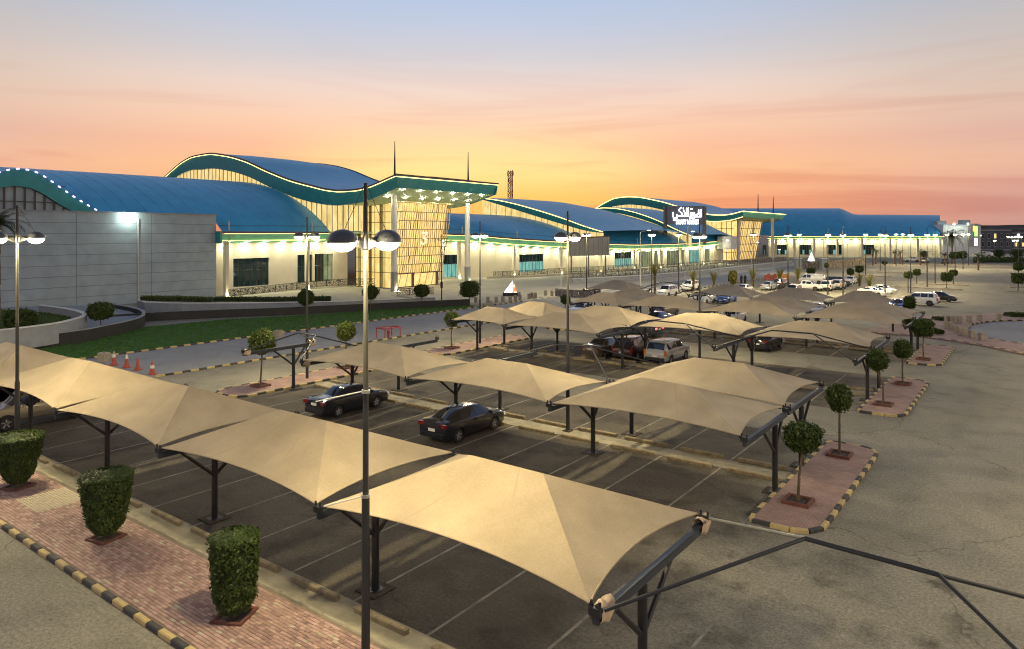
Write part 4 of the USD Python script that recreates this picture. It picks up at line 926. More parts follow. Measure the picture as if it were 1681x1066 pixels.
def canopy(label, group, xa, xb, yn, yf, yr, zr, z=2.98, fabric=True, seed=0, ins=.16, bow=.34, dz=(0, 0, 0, 0)):
    r = np.random.default_rng(seed); w = xb - xa
    A, B, C, Dd = (np.array(p, float) for p in ((xa + ins, yn + .05, z + dz[0]), (xb - ins, yn + .05, z + dz[1]), (xb - ins, yf - .05, z + dz[2]), (xa + ins, yf - .05, z + dz[3])))
    k = .36 + r.uniform(-.012, .012)
    R0, R1 = np.array([xa + w * k, yr, zr + r.normal(0, .03)]), np.array([xb - w * k, yr, zr + r.normal(0, .03)])
    cx_, cy_ = (xa + xb) / 2, (yn + yf) / 2
    t = thing('shade_canopy' if fabric else 'bare_canopy_frame', label, 'shade canopy' if fabric else 'canopy frame', (cx_, cy_, 0), 0, group)
    o = np.array([cx_, cy_, 0])
    pr = .045
    part('ridge_pipe', MB().tube(R0 - o, R1 - o, pr, n=8), 'steel_dark', t)
    for e, q, m_ in ((A, R0, 0), (Dd, R0, 0), (B, R1, 0), (C, R1, 1)):
        part('hip_pipe', MB().tube(e - o - [0, 0, .05], q - o, pr * .85, n=7), 'steel_grey' if (not fabric and q is R0 and e is Dd) else 'steel_dark', t)
    if not fabric: return t
    up = np.array([0, 0, .06])
    Rs = (R0 + up, R1 + up); n = 14
    def patch(E0, E1, T0, T1, inward, bow_, sag):
        u = np.linspace(0, 1, n)[:, None, None]; v = np.linspace(0, 1, 10)[None, :, None]
        edge = E0 * (1 - u) + E1 * u + np.array(inward) * bow_ * 4 * u * (1 - u) + np.array([0, 0, .10]) * 4 * u * (1 - u)
        top = T0 * (1 - u) + T1 * u
        P = edge * (1 - v) + top * v
        sg = (np.sin(PI * u) ** .8) * np.sin(PI * v) * sag
        P = P - np.array([0, 0, 1.]) * sg
        f = (meshkit.fbm(np.stack([P[..., 0] * .9, P[..., 1] * .9, P[..., 2] + seed], -1), 3, seed) - .5)
        amp = .085 * np.sin(PI * u[..., 0]) * np.sin(PI * np.clip(v[..., 0], 0, 1)) ** .6
        P = P + np.array([0, 0, 1.]) * (f * amp)[..., None]
        return P - o
    b = bow * r.uniform(.85, 1.15)
    for nm, P in (('front', patch(A, B, Rs[0], Rs[1], (0, 1, 0), b, .12)), ('back', patch(C, Dd, Rs[1], Rs[0], (0, -1, 0), b, .12)),
                  ('left', patch(Dd, A, Rs[0], Rs[0], (1, 0, 0), b * .9, .10)), ('right', patch(B, C, Rs[1], Rs[1], (-1, 0, 0), b * .9, .10))):
        fp = part('fabric_panel', MB().grid(P), 'shade_fabric', t, smooth=True)
        part('hem', MB().path(P[:, 0], .022, 5), 'fabric_hem', fp)
        for ci in ((4, 9) if nm in ('front', 'back') else ()):
            q = P[ci] + [0, 0, .006]; part('cloth_seam', MB().grid(np.stack([q - [.03, 0, 0], q + [.03, 0, 0]], 1)), 'fabric_hem', fp)
    return t
ORD = {-6.65: 'rightmost', -14.87: 'second from the right', -23.1: 'third from the right', -31.35: 'fourth from the right', -39.6: 'fifth from the right', -47.85: 'sixth from the right'}
AY = (11.55, 16.95, 13.52, 14.15)
for i, X in enumerate(AX):
    post_set('canopy_support', f'steel canopy post {"with canvas wrapped beam ends, " if i == 0 else ""}{list(ORD.values())[i]} in the nearest row', 'posts of the nearest canopy row', X, *AY[:3], wrap=(11.75, 16.7) if i == 0 else ())
AL = ['near right tan fabric canopy beside the bare frame', 'tan fabric canopy crossed by the foreground lamp post', 'tan fabric canopy behind the middle clipped bush', 'tan fabric canopy above the beige pickup', 'leftmost tan fabric canopy of the nearest row, cut by the frame']
for i in range(5): canopy(AL[i] if i < 5 else '', 'fabric canopies of the nearest row', AX[i + 1], AX[i], *AY[:2], AY[3], 4.1, seed=i + 1)
canopy('bare black canopy frame without fabric at the lower right corner', None, AX[0], 1.75, *AY[:2], AY[3], 4.15, fabric=False, seed=9)
post_set('canopy_support', 'canopy post just outside the lower right corner holding the bare frame', 'posts of the nearest canopy row', 1.75, *AY[:3])
ROWN = {27.9: 'second', 46.5: 'third', 65.1: 'fourth'}
for y0 in (27.9, 46.5, 65.1):
    for i, X in enumerate(BX):
        side_ = ('right end', 'second from the right end', 'middle', 'second from the left end', 'left end')[i]
        post_set('canopy_support', f'canopy post at the {side_} of the {ROWN[y0]} row, near line', f'posts of the {ROWN[y0]} canopy row', X, y0 - 3.6, y0 + 1.45, y0, wrap=(y0 - 3.45, y0 + 1.3) if (y0 == 27.9 and i >= 3) else ())
        if not (y0 == 27.9 and i == 4): post_set('canopy_support', f'canopy post at the {side_} of the {ROWN[y0]} row, far line', f'posts of the {ROWN[y0]} canopy row', X, y0 + 1.75, y0 + 7.4, y0 + 3.8)
PLAN = {(27.9, 0): ('FFFB', 'FB..'), (46.5, 0): ('BBFF', 'FFFF'), (65.1, 0): ('FFFF', 'FFBF')}
POS = ('rightmost', 'second from the right', 'third from the right', 'leftmost')
sd = 20
for (y0, _), (p1, p2) in PLAN.items():
    for nm, plan, (yn, yf, yr) in (('near line', p1, (y0 - 3.6, y0 + 1.45, y0 - 1.1)), ('far line', p2, (y0 + 1.75, y0 + 7.4, y0 + 4.9))):
        for i, ch in enumerate(plan):
            sd += 1
            if ch == '.': continue
            if ch == 'F': lab, g = f'{POS[i]} tan fabric canopy in the {nm} of the {ROWN[y0]} row', f'fabric canopies of the {ROWN[y0]} row'
            else: lab, g = f'bare canopy frame, {POS[i]} in the {nm} of the {ROWN[y0]} row', 'bare canopy frames'
            canopy(lab, g, BX[i + 1], BX[i], yn, yf, yr, 3.9, fabric=ch == 'F', seed=sd)
EX = [-11.6, -17.4, -24.9, -32.2, -39.6, -46.2]
for i, X in enumerate(EX): post_set('canopy_support', f'canopy post of the farthest row, {("at its right end", "second from the right", "third from the right", "third from the left", "second from the left", "at its left end")[i]}', 'posts of the farthest canopy row', X, 77.3, 82.6, 80.0)
for i in range(5):
    canopy(('farthest row tan canopy at its right end', 'farthest row tan canopy second from the right', 'farthest row tan canopy in the middle', 'bare frame between two canopies of the farthest row', 'farthest row tan canopy at its left end before the plaza')[i], 'canopies of the farthest row', EX[i + 1], EX[i], 77.3, 82.6, 80.5, 4.0, fabric=i != 3, seed=60 + i)

# ---------------------------------------------------------------- street lamps
def lamp_post(loc, label, rods=False):
    t = thing('street_lamp', label, 'street lamp', loc, 0, 'two-headed car park lamps')
    part('pole', MB().lathe([(.062, 6.4), (.044, 9.9), (0, 9.9)], n=12), 'pole_paint', t, smooth=40)
    part('pole_base', MB().lathe([(.0, .0), (.10, .0), (.092, 4.0), (.070, 4.06), (.063, 6.4)], n=12), 'pole_lower', t, smooth=40)
    part('mast_top', MB().lathe([(.0, 11.15), (.045, 11.15), (.05, 9.98), (.085, 9.88), (.085, 9.66), (0, 9.6)], n=10), 'mast_black', t, smooth=40)
    part('base_plate', MB().box((0, 0, .03), (.4, .4, .06)), 'soil', t)
    if rods:
        for z, L, m in ((6.42, 1.15, 'galvanised'), (4.05, .95, 'steel_pale')):
            part('clamp_band', MB().lathe([(.062, z - .035), (.10, z - .035), (.10, z + .035), (.062, z + .035)], n=12), 'galvanised', t)
            part('banner_rod', MB().tube((-.05, -.08, z), (-L * .75, -L * .62, z - .22), .017, n=6), m, t)
    for d in (-1, 1):
        part('arm', MB().add([(-.03, d * .05, 9.62), (.03, d * .05, 9.62), (.03, d * .05, 9.92), (-.03, d * .05, 9.92), (-.02, d * .42, 9.80), (.02, d * .42, 9.80), (.02, d * .42, 9.92), (-.02, d * .42, 9.92)],
                             [[0, 1, 2, 3], [7, 6, 5, 4], [0, 4, 5, 1], [1, 5, 6, 2], [2, 6, 7, 3], [3, 7, 4, 0]]), 'mast_black', t)
        h = part('lamp_head', MB().lathe([(.335, 9.83), (.30, 9.83), (.30, 9.80), (.335, 9.80), (.335, 9.83)], (0, d * .66, 0), 20), 'mast_black', t)
        g = np.linspace(0, PI / 2, 8)
        part('shade', MB().lathe([(.335 * math.cos(a), 9.83 + .27 * math.sin(a)) for a in g], (0, d * .66, 0), 20), 'lamp_shade', h, smooth=True)
        part('bowl', MB().lathe([(.292 * math.cos(a), 9.80 - .20 * math.sin(a)) for a in np.linspace(0, PI / 2, 5)], (0, d * .66, 0), 10), 'lamp_bowl', h, smooth=True)
        part('stay', MB().tube((0, d * .04, 11.1), (0, d * .62, 10.08), .008, n=4), 'mast_black', t)
    return t
LP = [((-12.2, 10.8), 'near lamp post in the centre foreground, cut by the bottom edge'), ((-33., 10.8), 'lamp post at the left edge of the picture behind the leftmost bush'),
      ((-39.96, 30.13), 'lamp post on the pink island behind the black saloon'), ((-40.19, 49.06), 'lamp post left of the third canopy row'), ((-19.0, 30.2), 'lamp post between wheel stops in the middle of the second row'),
      ((-21.0, 52.6), 'lamp post before the yellow-lit canopy of the third row')]
far_px = [(963, 487), (1070, 482), (1114, 478), (1237, 477), (1359, 484), (1384, 487), (1312, 450), (1421, 451), (1445, 444), (1453, 488), (1471, 437), (1482, 435), (1495, 482), (1522, 471), (1535, 465), (1555, 446), (1568, 443), (1581, 442), (1590, 436), (1672, 443)]
FARL = ['lamp post behind the leftmost far canopy', 'lamp post beside the yellow palm and white cars', 'lamp post in front of the white SUV by the leaning palm', 'lamp post before the curved far facade', 'lamp post standing among the white parked cars', 'lamp post right of the white cars', 'lamp post by the far plaza sculpture', 'lamp post before the wing windows', 'distant lamp post before the far wing wall', 'lamp post between white cars and black hedge',
        'distant lamp post left of the palms', 'distant lamp post beside small palms', 'lamp post behind the white SUV', 'lamp post on the far sandy island', 'lamp post right of the far sandy island', 'thin lamp post below the date palm', 'lamp post right of the date palm', 'lamp post before the lit end block', 'farthest lamp post before the end block', 'lamp post near the right edge']
lp0 = None
for k, ((x, y), lab) in enumerate(LP + [(tuple(G(*p)[:2]), l) for p, l in zip(far_px, FARL)] + [((-26.2, 96.0), 'lamp post rising behind the yellow canopy of the fourth row'), ((8.6, 10.8), 'lamp post of the near pavement standing just right of the picture'), ((-53.8, 10.8), 'lamp post of the near pavement standing left of the picture'), ((8., 30.), 'nearest lamp post on the far side of the right road, right of the picture'), ((8., 50.), 'second lamp post on the far side of the right road, right of the picture'), ((8., 71.), 'third lamp post on the far side of the right road, right of the picture')]):
    if k == 0: lamp_post((x, y, 0), lab, True)
    elif lp0 is None: lp0 = lamp_post((x, y, 0), lab)
    else: copy(lp0, lab, (x, y, 0))
# clamp and short rod on the near lamp poles
def led_post(px, py, top, label, d=1):
    b = G(px, py); h = EYE - (top - HOR) * depth(b) / FPX
    t = thing('road_light', label, 'road light', b, 0, 'slim white road lights before the mall')
    part('pole', MB().tube((0, 0, 0), (0, 0, h), .10, .06, 8), 'steel_pale', t); u = RT * d
    part('arm', MB().tube((0, 0, h), (u[0] * 1.4, u[1] * 1.4, h + .35), .045, n=6), 'steel_pale', t)
    part('lamp_head', MB().box((u[0] * 1.7, u[1] * 1.7, h + .38), (.7, .28, .1), math.atan2(u[1], u[0])), 'steel_pale', t)
    part('lamp_lens', MB().box((u[0] * 1.7, u[1] * 1.7, h + .32), (.55, .2, .03), math.atan2(u[1], u[0])), 'flood_cool', t)
led_post(920.5, 475, 393, 'slim white road light beside the grey billboard')
led_post(1051, 470, 381.5, 'slim white road light left of the large lit sign'); led_post(1124.5, 458, 382, 'slim white road light under the large lit sign')
led_post(1182, 453, 398, 'slim white road light before the glazed shops'); led_post(1233, 448, 400, 'slim white road light before the far lattice entrance'); led_post(1269, 442, 412, 'slim white road light at the far canopy column')
cp = thing('camera_pole', 'thin dark camera pole with crossarms in front of the lattice entrance', 'camera pole', G(725, 493))
hcp = EYE - (384 - HOR) * 100 / FPX
part('pole', MB().tube((0, 0, 0), (0, 0, 9.9), .09, .05, 8), 'steel_dark', cp)
part('crossarm', MB().tube((-.1, 0, 8.6), (RT[0] * 1.3, RT[1] * 1.3, 9.0), .04, n=5).tube((0, 0, 8.9), (-RT[0] * .5, -RT[1] * .5, 9.1), .04, n=5), 'steel_dark', cp)
part('camera', MB().box((RT[0] * 1.4, RT[1] * 1.4, 8.95), (.35, .16, .16), YAW).lathe([(0, 9.35), (.14, 9.3), (.16, 9.1), (0, 8.98)], (-RT[0] * .5, -RT[1] * .5, 0), 8), 'steel_pale', cp)
part('control_box', MB().box((0, 0, 2.3), (.3, .25, .9)), 'steel_dark', cp)
# ---------------------------------------------------------------- plants
def crown_points(n, r, kind, rad):
    d = r.normal(0, 1, (n, 3)); d /= np.linalg.norm(d, axis=1, keepdims=True)
    if kind == 'round': p = 2.2
    elif kind == 'box': p = 4.2
    rx, rz = rad
    k = (np.abs(d[:, 0] / rx) ** p + np.abs(d[:, 1] / rx) ** p + np.abs(d[:, 2] / rz) ** p) ** (-1 / p)
    lump = .80 + .42 * meshkit.fbm(d * 2.1 + 5, 3, int(r.integers(99)))
    out = np.where(r.random(n) < .06, r.uniform(1.0, 1.2, n), r.uniform(.80, 1.02, n))
    return d * (k * lump * out)[:, None], d
def topiary(name, label, cat, loc, h_trunk, rad, kind, n, leaf, size, group, seed, forks=3, bend=0., bed=True, trunk_r=.05, two=False):
    r = np.random.default_rng(seed); t = thing(name, label, cat, loc, 0, group)
    tr = MB(); top = np.array([bend, bend * .5, h_trunk])
    mid = np.array([bend * .2 + r.normal(0, .03), r.normal(0, .03), h_trunk * .5])
    tr.tube((0, 0, 0), mid, trunk_r * 1.25, trunk_r, 7).tube(mid, top, trunk_r, trunk_r * .85, 7)
    for k in range(forks):
        a = 2 * PI * k / forks + r.uniform(0, 1); tr.tube(top, top + [rad[0] * .55 * math.cos(a), rad[0] * .55 * math.sin(a), rad[1] * .75], trunk_r * .7, trunk_r * .4, 5)
    part('trunk', tr, 'bark', t, smooth=50)
    c = top + [0, 0, rad[1] * .92]
    P, d = crown_points(n, r, kind, rad)
    core, _ = None, None
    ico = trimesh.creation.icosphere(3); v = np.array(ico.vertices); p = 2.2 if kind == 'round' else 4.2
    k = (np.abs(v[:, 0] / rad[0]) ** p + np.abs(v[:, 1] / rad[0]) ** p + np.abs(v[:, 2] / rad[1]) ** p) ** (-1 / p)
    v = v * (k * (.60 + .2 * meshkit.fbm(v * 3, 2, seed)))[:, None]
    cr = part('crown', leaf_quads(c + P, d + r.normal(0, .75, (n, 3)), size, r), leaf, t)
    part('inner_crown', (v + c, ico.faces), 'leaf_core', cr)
    if bed:
        bd = part('tree_bed', MB().sheet([(-.45, -.45), (.45, -.45), (.45, .45), (-.45, .45)], .05), 'soil', t)
        for (x, y, sx, sy) in ((-.42, 0, .12, .96), (.42, 0, .12, .96), (0, -.42, .72, .12), (0, .42, .72, .12)): part('bed_edge', MB().cbox((x, y, .06), (sx, sy, .12), .02), 'planter_brick', bd)
    return t
zi = .12
IT = 'clipped trees on the right-hand islands'
topiary('ball_tree', 'nearest clipped ball tree on the first right-hand island', 'tree', (-7.02, 27.02, zi), 1.95, (.60, .50), 'round', 3400, 'leaf_dark', .085, IT, 1, bend=.15)
topiary('ball_tree', 'second clipped ball tree at the far end of the first right-hand island', 'tree', (-7.02, 33.85, zi), 2.08, (.49, .54), 'round', 3000, 'leaf_dark', .085, IT, 2)
topiary('ball_tree', 'clipped ball tree with a bent trunk on the second right-hand island', 'tree', (-7.07, 45.37, zi), 2.07, (.54, .54), 'round', 3000, 'leaf_dark', .09, IT, 3, bend=-.3)
topiary('ball_tree', 'slim ball tree at the far end of the second right-hand island', 'tree', (-7.01, 52.31, zi), 1.8, (.51, .56), 'round', 2600, 'leaf_dark', .09, IT, 4)
topiary('ball_tree', 'flat topped broad clipped tree on the third right-hand island', 'tree', (-7.08, 63.55, zi), 1.95, (.68, .58), 'box', 3400, 'leaf_dark', .10, IT, 5)
BT = 'ball trees on the left-hand islands'
topiary('ball_tree', 'bright green ball tree on the left island under the bare canopy frame', 'tree', (-40.35, 26.76, zi), 2.15, (.78, .76), 'round', 3000, 'leaf_bright', .09, BT, 6, bend=.12)
topiary('ball_tree', 'bright green ball tree beside the red pipe frame', 'tree', (-40.71, 34.14, zi), 2.1, (.66, .64), 'round', 2800, 'leaf_bright', .09, BT, 7)
topiary('ball_tree', 'olive ball tree at the left corner of the third canopy row', 'tree', (-40.44, 45.54, zi), 1.95, (.58, .60), 'round', 2600, 'leaf_bright', .09, BT, 8)
topiary('ball_tree', 'small dark ball tree beside the lamp post at the left of the fourth row', 'tree', (*G(928, 523)[:2], zi), 1.6, (.55, .55), 'round', 1500, 'leaf_dark', .09, BT, 9, bed=False)
LT = 'clipped trees on the front lawn'
topiary('lawn_tree', 'dark flattened tree left of the cones before the curved wall', 'tree', (*G(165, 552)[:2], .05), 1.75, (.98, .72), 'box', 3600, 'leaf_dark', .12, LT, 11, bed=False, forks=5)
topiary('lawn_tree', 'dark clipped tree at the left edge of the lawn behind the lamp post', 'tree', (*G(35, 562)[:2], .05), 1.2, (1.1, .85), 'box', 3600, 'leaf_dark', .12, LT, 12, bed=False, forks=4)
topiary('lawn_tree', 'round dark tree before the terrace, left of the foreground lamp', 'tree', (*G(502, 519)[:2], .05), 1.35, (.92, .92), 'round', 3200, 'leaf_dark', .12, LT, 13, bed=False)
topiary('lawn_tree', 'round dark tree just right of the foreground lamp post', 'tree', (*G(608, 511)[:2], .05), 1.6, (.98, .86), 'round', 3200, 'leaf_dark', .12, LT, 14, bed=False)
topiary('lawn_tree', 'round dark tree in front of the lattice entrance', 'tree', (*G(692, 506)[:2], .05), 1.55, (.95, .82), 'round', 3200, 'leaf_dark', .12, LT, 15, bed=False)
topiary('lawn_tree', 'square clipped tree at the right end of the black wall', 'tree', (*G(771, 502)[:2], .05), 1.35, (1.12, 1.0), 'box', 3600, 'leaf_dark', .12, LT, 16, bed=False)
# inverted cone bushes on the near pavement
def cone_bush(label, loc, h, r0, r1, seed, n=9000):
    r = np.random.default_rng(seed); t = thing('clipped_bush', label, 'bush', loc, r.uniform(0, .6), 'clipped bushes on the near pavement')
    tr = MB()
    for k in range(4):
        a = k * 1.7; tr.tube((.05 * math.cos(a), .05 * math.sin(a), 0), (.16 * math.cos(a), .16 * math.sin(a), .6), .04, .025, 6)
    part('trunk', tr, 'bark', t)
    z = np.concatenate([r.uniform(.22, h, int(n * .72)), np.full(n - int(n * .72), h)])
    def rad(z, a): return (r0 + (r1 - r0) * np.clip((z - .2) / (h - .2), 0, 1) ** .62) * (1 + .05 * np.cos(4 * a)) * np.where(z < .5, .72 + .28 * np.clip((z - .2) / .3, 0, 1), 1.)
    a = r.uniform(0, 2 * PI, n); top = np.arange(n) >= int(n * .72)
    R = rad(z, a) * np.where(top, np.sqrt(r.uniform(0, 1, n)), np.where(r.random(n) < .05, r.uniform(1.02, 1.14, n), r.uniform(.90, 1.03, n)))
    lump = 1 + .14 * (meshkit.fbm(np.column_stack([np.cos(a) * 1.7, np.sin(a) * 1.7, z * 1.6]) * 2, 3, seed) - .5) * 2
    P = np.column_stack([R * lump * np.cos(a), R * lump * np.sin(a), z + np.where(top, r.normal(0, .028, n) + .11 * (1 - (R / r1) ** 2) - .04 * (R / r1) ** 4, 0)])
    d = np.column_stack([np.cos(a), np.sin(a), np.where(top, 2.2, .1)])
    cr = part('crown', leaf_quads(P, d + r.normal(0, .55, (n, 3)), .048, r), 'leaf_dark', t)
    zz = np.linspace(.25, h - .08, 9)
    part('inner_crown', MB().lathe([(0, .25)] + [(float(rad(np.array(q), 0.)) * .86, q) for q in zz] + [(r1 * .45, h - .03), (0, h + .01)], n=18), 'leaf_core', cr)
    bd = part('tree_bed', MB().sheet([(-.34, -.34), (.34, -.34), (.34, .34), (-.34, .34)], .03), 'soil', t)
    for (x, y, sx, sy) in ((-.38, 0, .1, .86), (.38, 0, .1, .86), (0, -.38, .66, .1), (0, .38, .66, .1)): part('bed_edge', MB().cbox((x, y, .03), (sx, sy, .09), .015), 'planter_brick', bd)
cone_bush('nearest clipped cone bush on the pink pavement, left of the lamp post', (-16.58, 10.25, .12), 2.1, .46, .62, 21, 11000)
cone_bush('middle clipped cone bush on the pink pavement', (-24.17, 10.4, .12), 2.08, .38, .80, 22, 11000)
cone_bush('leftmost clipped cone bush on the pink pavement, beside the lamp post', (-31.81, 10.44, .12), 2.0, .33, .90, 23, 9000)
# other clipped shrubs and far trees (photo column, base row, half width px, height px, kind)
FT = 'small clipped trees of the far car park'
for k, (px, py, hw, tp, kind, lab) in enumerate([(1491, 481, 6.5, 446, 'box', 'far clipped tree left of the two by the white SUV'), (1505, 466, 6, 442, 'box', 'small far clipped tree on the second sandy strip'), (1554, 474, 9.5, 446.5, 'box', 'larger flat clipped tree on the long sandy island'),
        (1565, 467, 6, 443, 'box', 'small clipped tree behind the larger flat one'), (1671, 478.5, 10.5, 448, 'box', 'broad clipped tree at the right edge of the far car park'), (1672, 469, 8, 431, 'box', 'clipped tree half hidden behind the broad one at the right edge'),
        (1331, 456, 7, 440, 'box', 'flat clipped bush tree above the white van'), (1396, 458, 6, 441, 'box', 'clipped tree behind the dark SUV'), (1411, 457, 7, 436, 'box', 'flat clipped tree right of the dark SUV'), (1357, 450, 4, 432, 'round', 'small round tree beside the far lamp post'),
        (1452, 437, 5, 428, 'round', 'tiny round tree at the far end of the parking row'), (1517, 431, 6, 411, 'round', 'dark round tree before the far wing'), (1567, 433, 9, 413, 'box', 'dark tree below the date palm'), (1580, 433, 8, 412, 'box', 'dark tree right of the date palm'), (1640, 430, 9, 409, 'box', 'dark tree before the grey apartment block'), (1670, 432, 12, 409, 'box', 'dark tree at the right edge before the lights')]):
    b = G(px, py); Z = depth(b); s = Z / FPX; H = (py - tp) * s; w = hw * s; rz = min(H * .30, w * .8) if kind == 'box' else min(H * .35, w)
    topiary('parking_tree', lab, 'tree', b, max(H - 1.9 * rz, .15), (w * .82, rz * .9), kind, 700, 'leaf_dark', .2, FT, 40 + k, bed=False, trunk_r=.08)
for k, (px, py, hw, h, lab, cone) in enumerate([(1493, 512, 8, 25, 'inverted cone bush in front of the white SUV', 1), (1495, 534, 14, 10, 'low dark rounded bush beside the fourth row end', 0), (1548, 527, 13, 5, 'low clipped hedge block left of the bollards', 0), (1534, 549, 9, 7, 'low hedge block at the pavement near the flat topped tree', 0), (1668, 521, 14, 6, 'low hedge block at the right edge of the roundabout pavement', 0), (1203, 470, 6.5, 26, 'tall yellow green shrub column beside two walking figures', 2), (1515, 533.5, 7, 8, 'small hedge block before the roundabout bollards', 0)]):
    b = G(px, py); s = depth(b) / FPX
    if cone == 1: topiary('cone_shrub', lab, 'bush', b, .5, (hw * s, (h * s - .5) / 2), 'box', 1500, 'leaf_dark', .12, None, 80 + k, bed=False)
    elif cone == 2: topiary('cone_shrub', lab, 'bush', b, .4, (hw * s * .8, (h * s - .4) / 2), 'box', 900, 'leaf_yellow', .2, None, 80 + k, bed=False)
    else: hedge('low_hedge', [tuple(b[:2] - RT * hw * s), tuple(b[:2] + RT * hw * s)], 1.3, h * s, .0, lab, n=1400, group=None, seed=k)
# palms
def palm(label, px, py, top, fr, nf, leaf, group, tied=False, Zs=None, seed=0):
    r = np.random.default_rng(seed); b = G(px, py) if Zs is None else np.array([*AT(px, HOR, Zs)[:2], 0.])
    Z = depth(b); h = EYE - (top - HOR) * Z / FPX
    t = thing('palm', label, 'palm tree', b, 0, group)
    hk = h - fr * (.75 if tied else .45)
    tr = MB(); n = 7
    for i in range(n): tr.tube((0, 0, hk * i / n), (r.normal(0, .02), r.normal(0, .02), hk * (i + 1) / n), .24 if i else .3, .20, 8, caps=False)
    part('trunk', tr, 'bark_palm', t)
    mb = MB()
    for k in range(nf):
        a = r.uniform(0, 2 * PI); e0 = r.uniform(1.15, 1.5) if tied else r.uniform(-.25, 1.35); L = fr * r.uniform(.8, 1.1)
        p = np.array([0, 0, hk]); el_ = e0; m = 7; pts = [p]
        for i in range(m):
            p = p + L / m * np.array([math.cos(a) * math.cos(el_), math.sin(a) * math.cos(el_), math.sin(el_)]); pts.append(p); el_ -= (.06 if tied else .22)
        sd_ = np.array([-math.sin(a), math.cos(a), 0])
        for i in range(1, m + 1):
            for sgn in (-1, 1):
                for q in (0, .5):
                    c = pts[i - 1] * (1 - q) + pts[i] * q; d = pts[i] - pts[i - 1]; wl = fr * (.24 if not tied else .14) * (1 - .5 * i / m)
                    tip = c + sd_ * sgn * wl + d * .9 - [0, 0, wl * .35]
                    mb.add([c - d * .10, c + d * .18, tip], [[0, 1, 2]])
    part('fronds', mb, leaf, t)
YP = 'newly planted palms with tied fronds among the cars'
for k, (px, py, tp, lab) in enumerate([(1075, 487, 437, 'tied palm beside the lamp post left of the white cars'), (1138, 478, 447, 'leaning leafed palm beside the blue windscreen car'), (1172, 469, 450, 'thin yellow palm before the service road'), (1236, 472, 446, 'thin yellow palm beside the two walking figures'), (1280, 470, 444, 'yellow palm behind the silver car'),
        (1310, 476, 443, 'yellow orange palm before the white pickup'), (1411, 470, 453, 'bright yellow small palm right of the parked SUVs'), (1427, 478, 455, 'yellow green palm with dark trunk beside the white saloons')]):
    palm(lab, px, py, tp, 2.3, 26, 'leaf_yellow', YP, True, seed=k)
palm('tall date palm standing before the lit end block', 1563, 433, 379, 4.6, 44, 'leaf_palm', None, seed=31)
palm('date palm cut by the left edge of the picture', -3, 560, 345, 3.0, 40, 'leaf_palm', None, Zs=72, seed=32)
FP = 'thin young palms along the far kerb'
for k, (px, py, tp) in enumerate([(1433, 436, 405), (1438, 434, 408), (1469, 434, 410), (1478, 434, 410), (1511, 436, 410), (1521, 436, 411), (1551, 436, 414), (1606, 444, 414)]):
    palm(('young palm on the far kerb, leftmost', 'second young palm on the far kerb', 'young palm left of the far pair', 'right palm of the far pair', 'young palm before the white parked cars', 'young palm behind the white parked cars', 'young palm left of the date palm', 'bushy young palm right of the end block')[k], px, py, tp, 2.3, 18, 'leaf_palm', FP, seed=50 + k)
# ---------------------------------------------------------------- vehicles
def paint(name, col, metal=.0, rough=.22): mat('paint_' + name, col, rough, metal, coat=1., nscale=3., namt=.08, obj=True)
for n_, c in dict(black=(.006, .007, .010), white=(.72, .72, .70), silver=(.42, .43, .44), beige=(.21, .185, .14), maroon=(.022, .005, .006), tan=(.115, .095, .07), blue=(.03, .08, .26), graphite=(.035, .04, .045), pearl=(.62, .62, .58), green=(.05, .07, .06)).items():
    paint(n_, c, .3 if n_ in ('silver', 'beige', 'tan', 'graphite') else 0.)
mat('car_glass', (.008, .012, .02), .06, spec=.9, coat=.5)
mat('tyre', (.012, .012, .013), .8)
mat('rim', (.50, .50, .50), .3, metal=.7)
mat('rim_dark', (.08, .08, .085), .4, metal=.5)
mat('tail_red', (.15, .010, .009), .25, coat=.5)
mat('tail_orange', (.55, .16, .02), .25)
mat('head_clear', (.62, .64, .66), .12, coat=.8)
mat('plate_white', (.66, .66, .64), .6)
mat('chrome', (.6, .6, .6), .15, metal=1.)
mat('trim_black', (.012, .012, .012), .6)
emit('brake_red', (1., .12, .08), 3.)
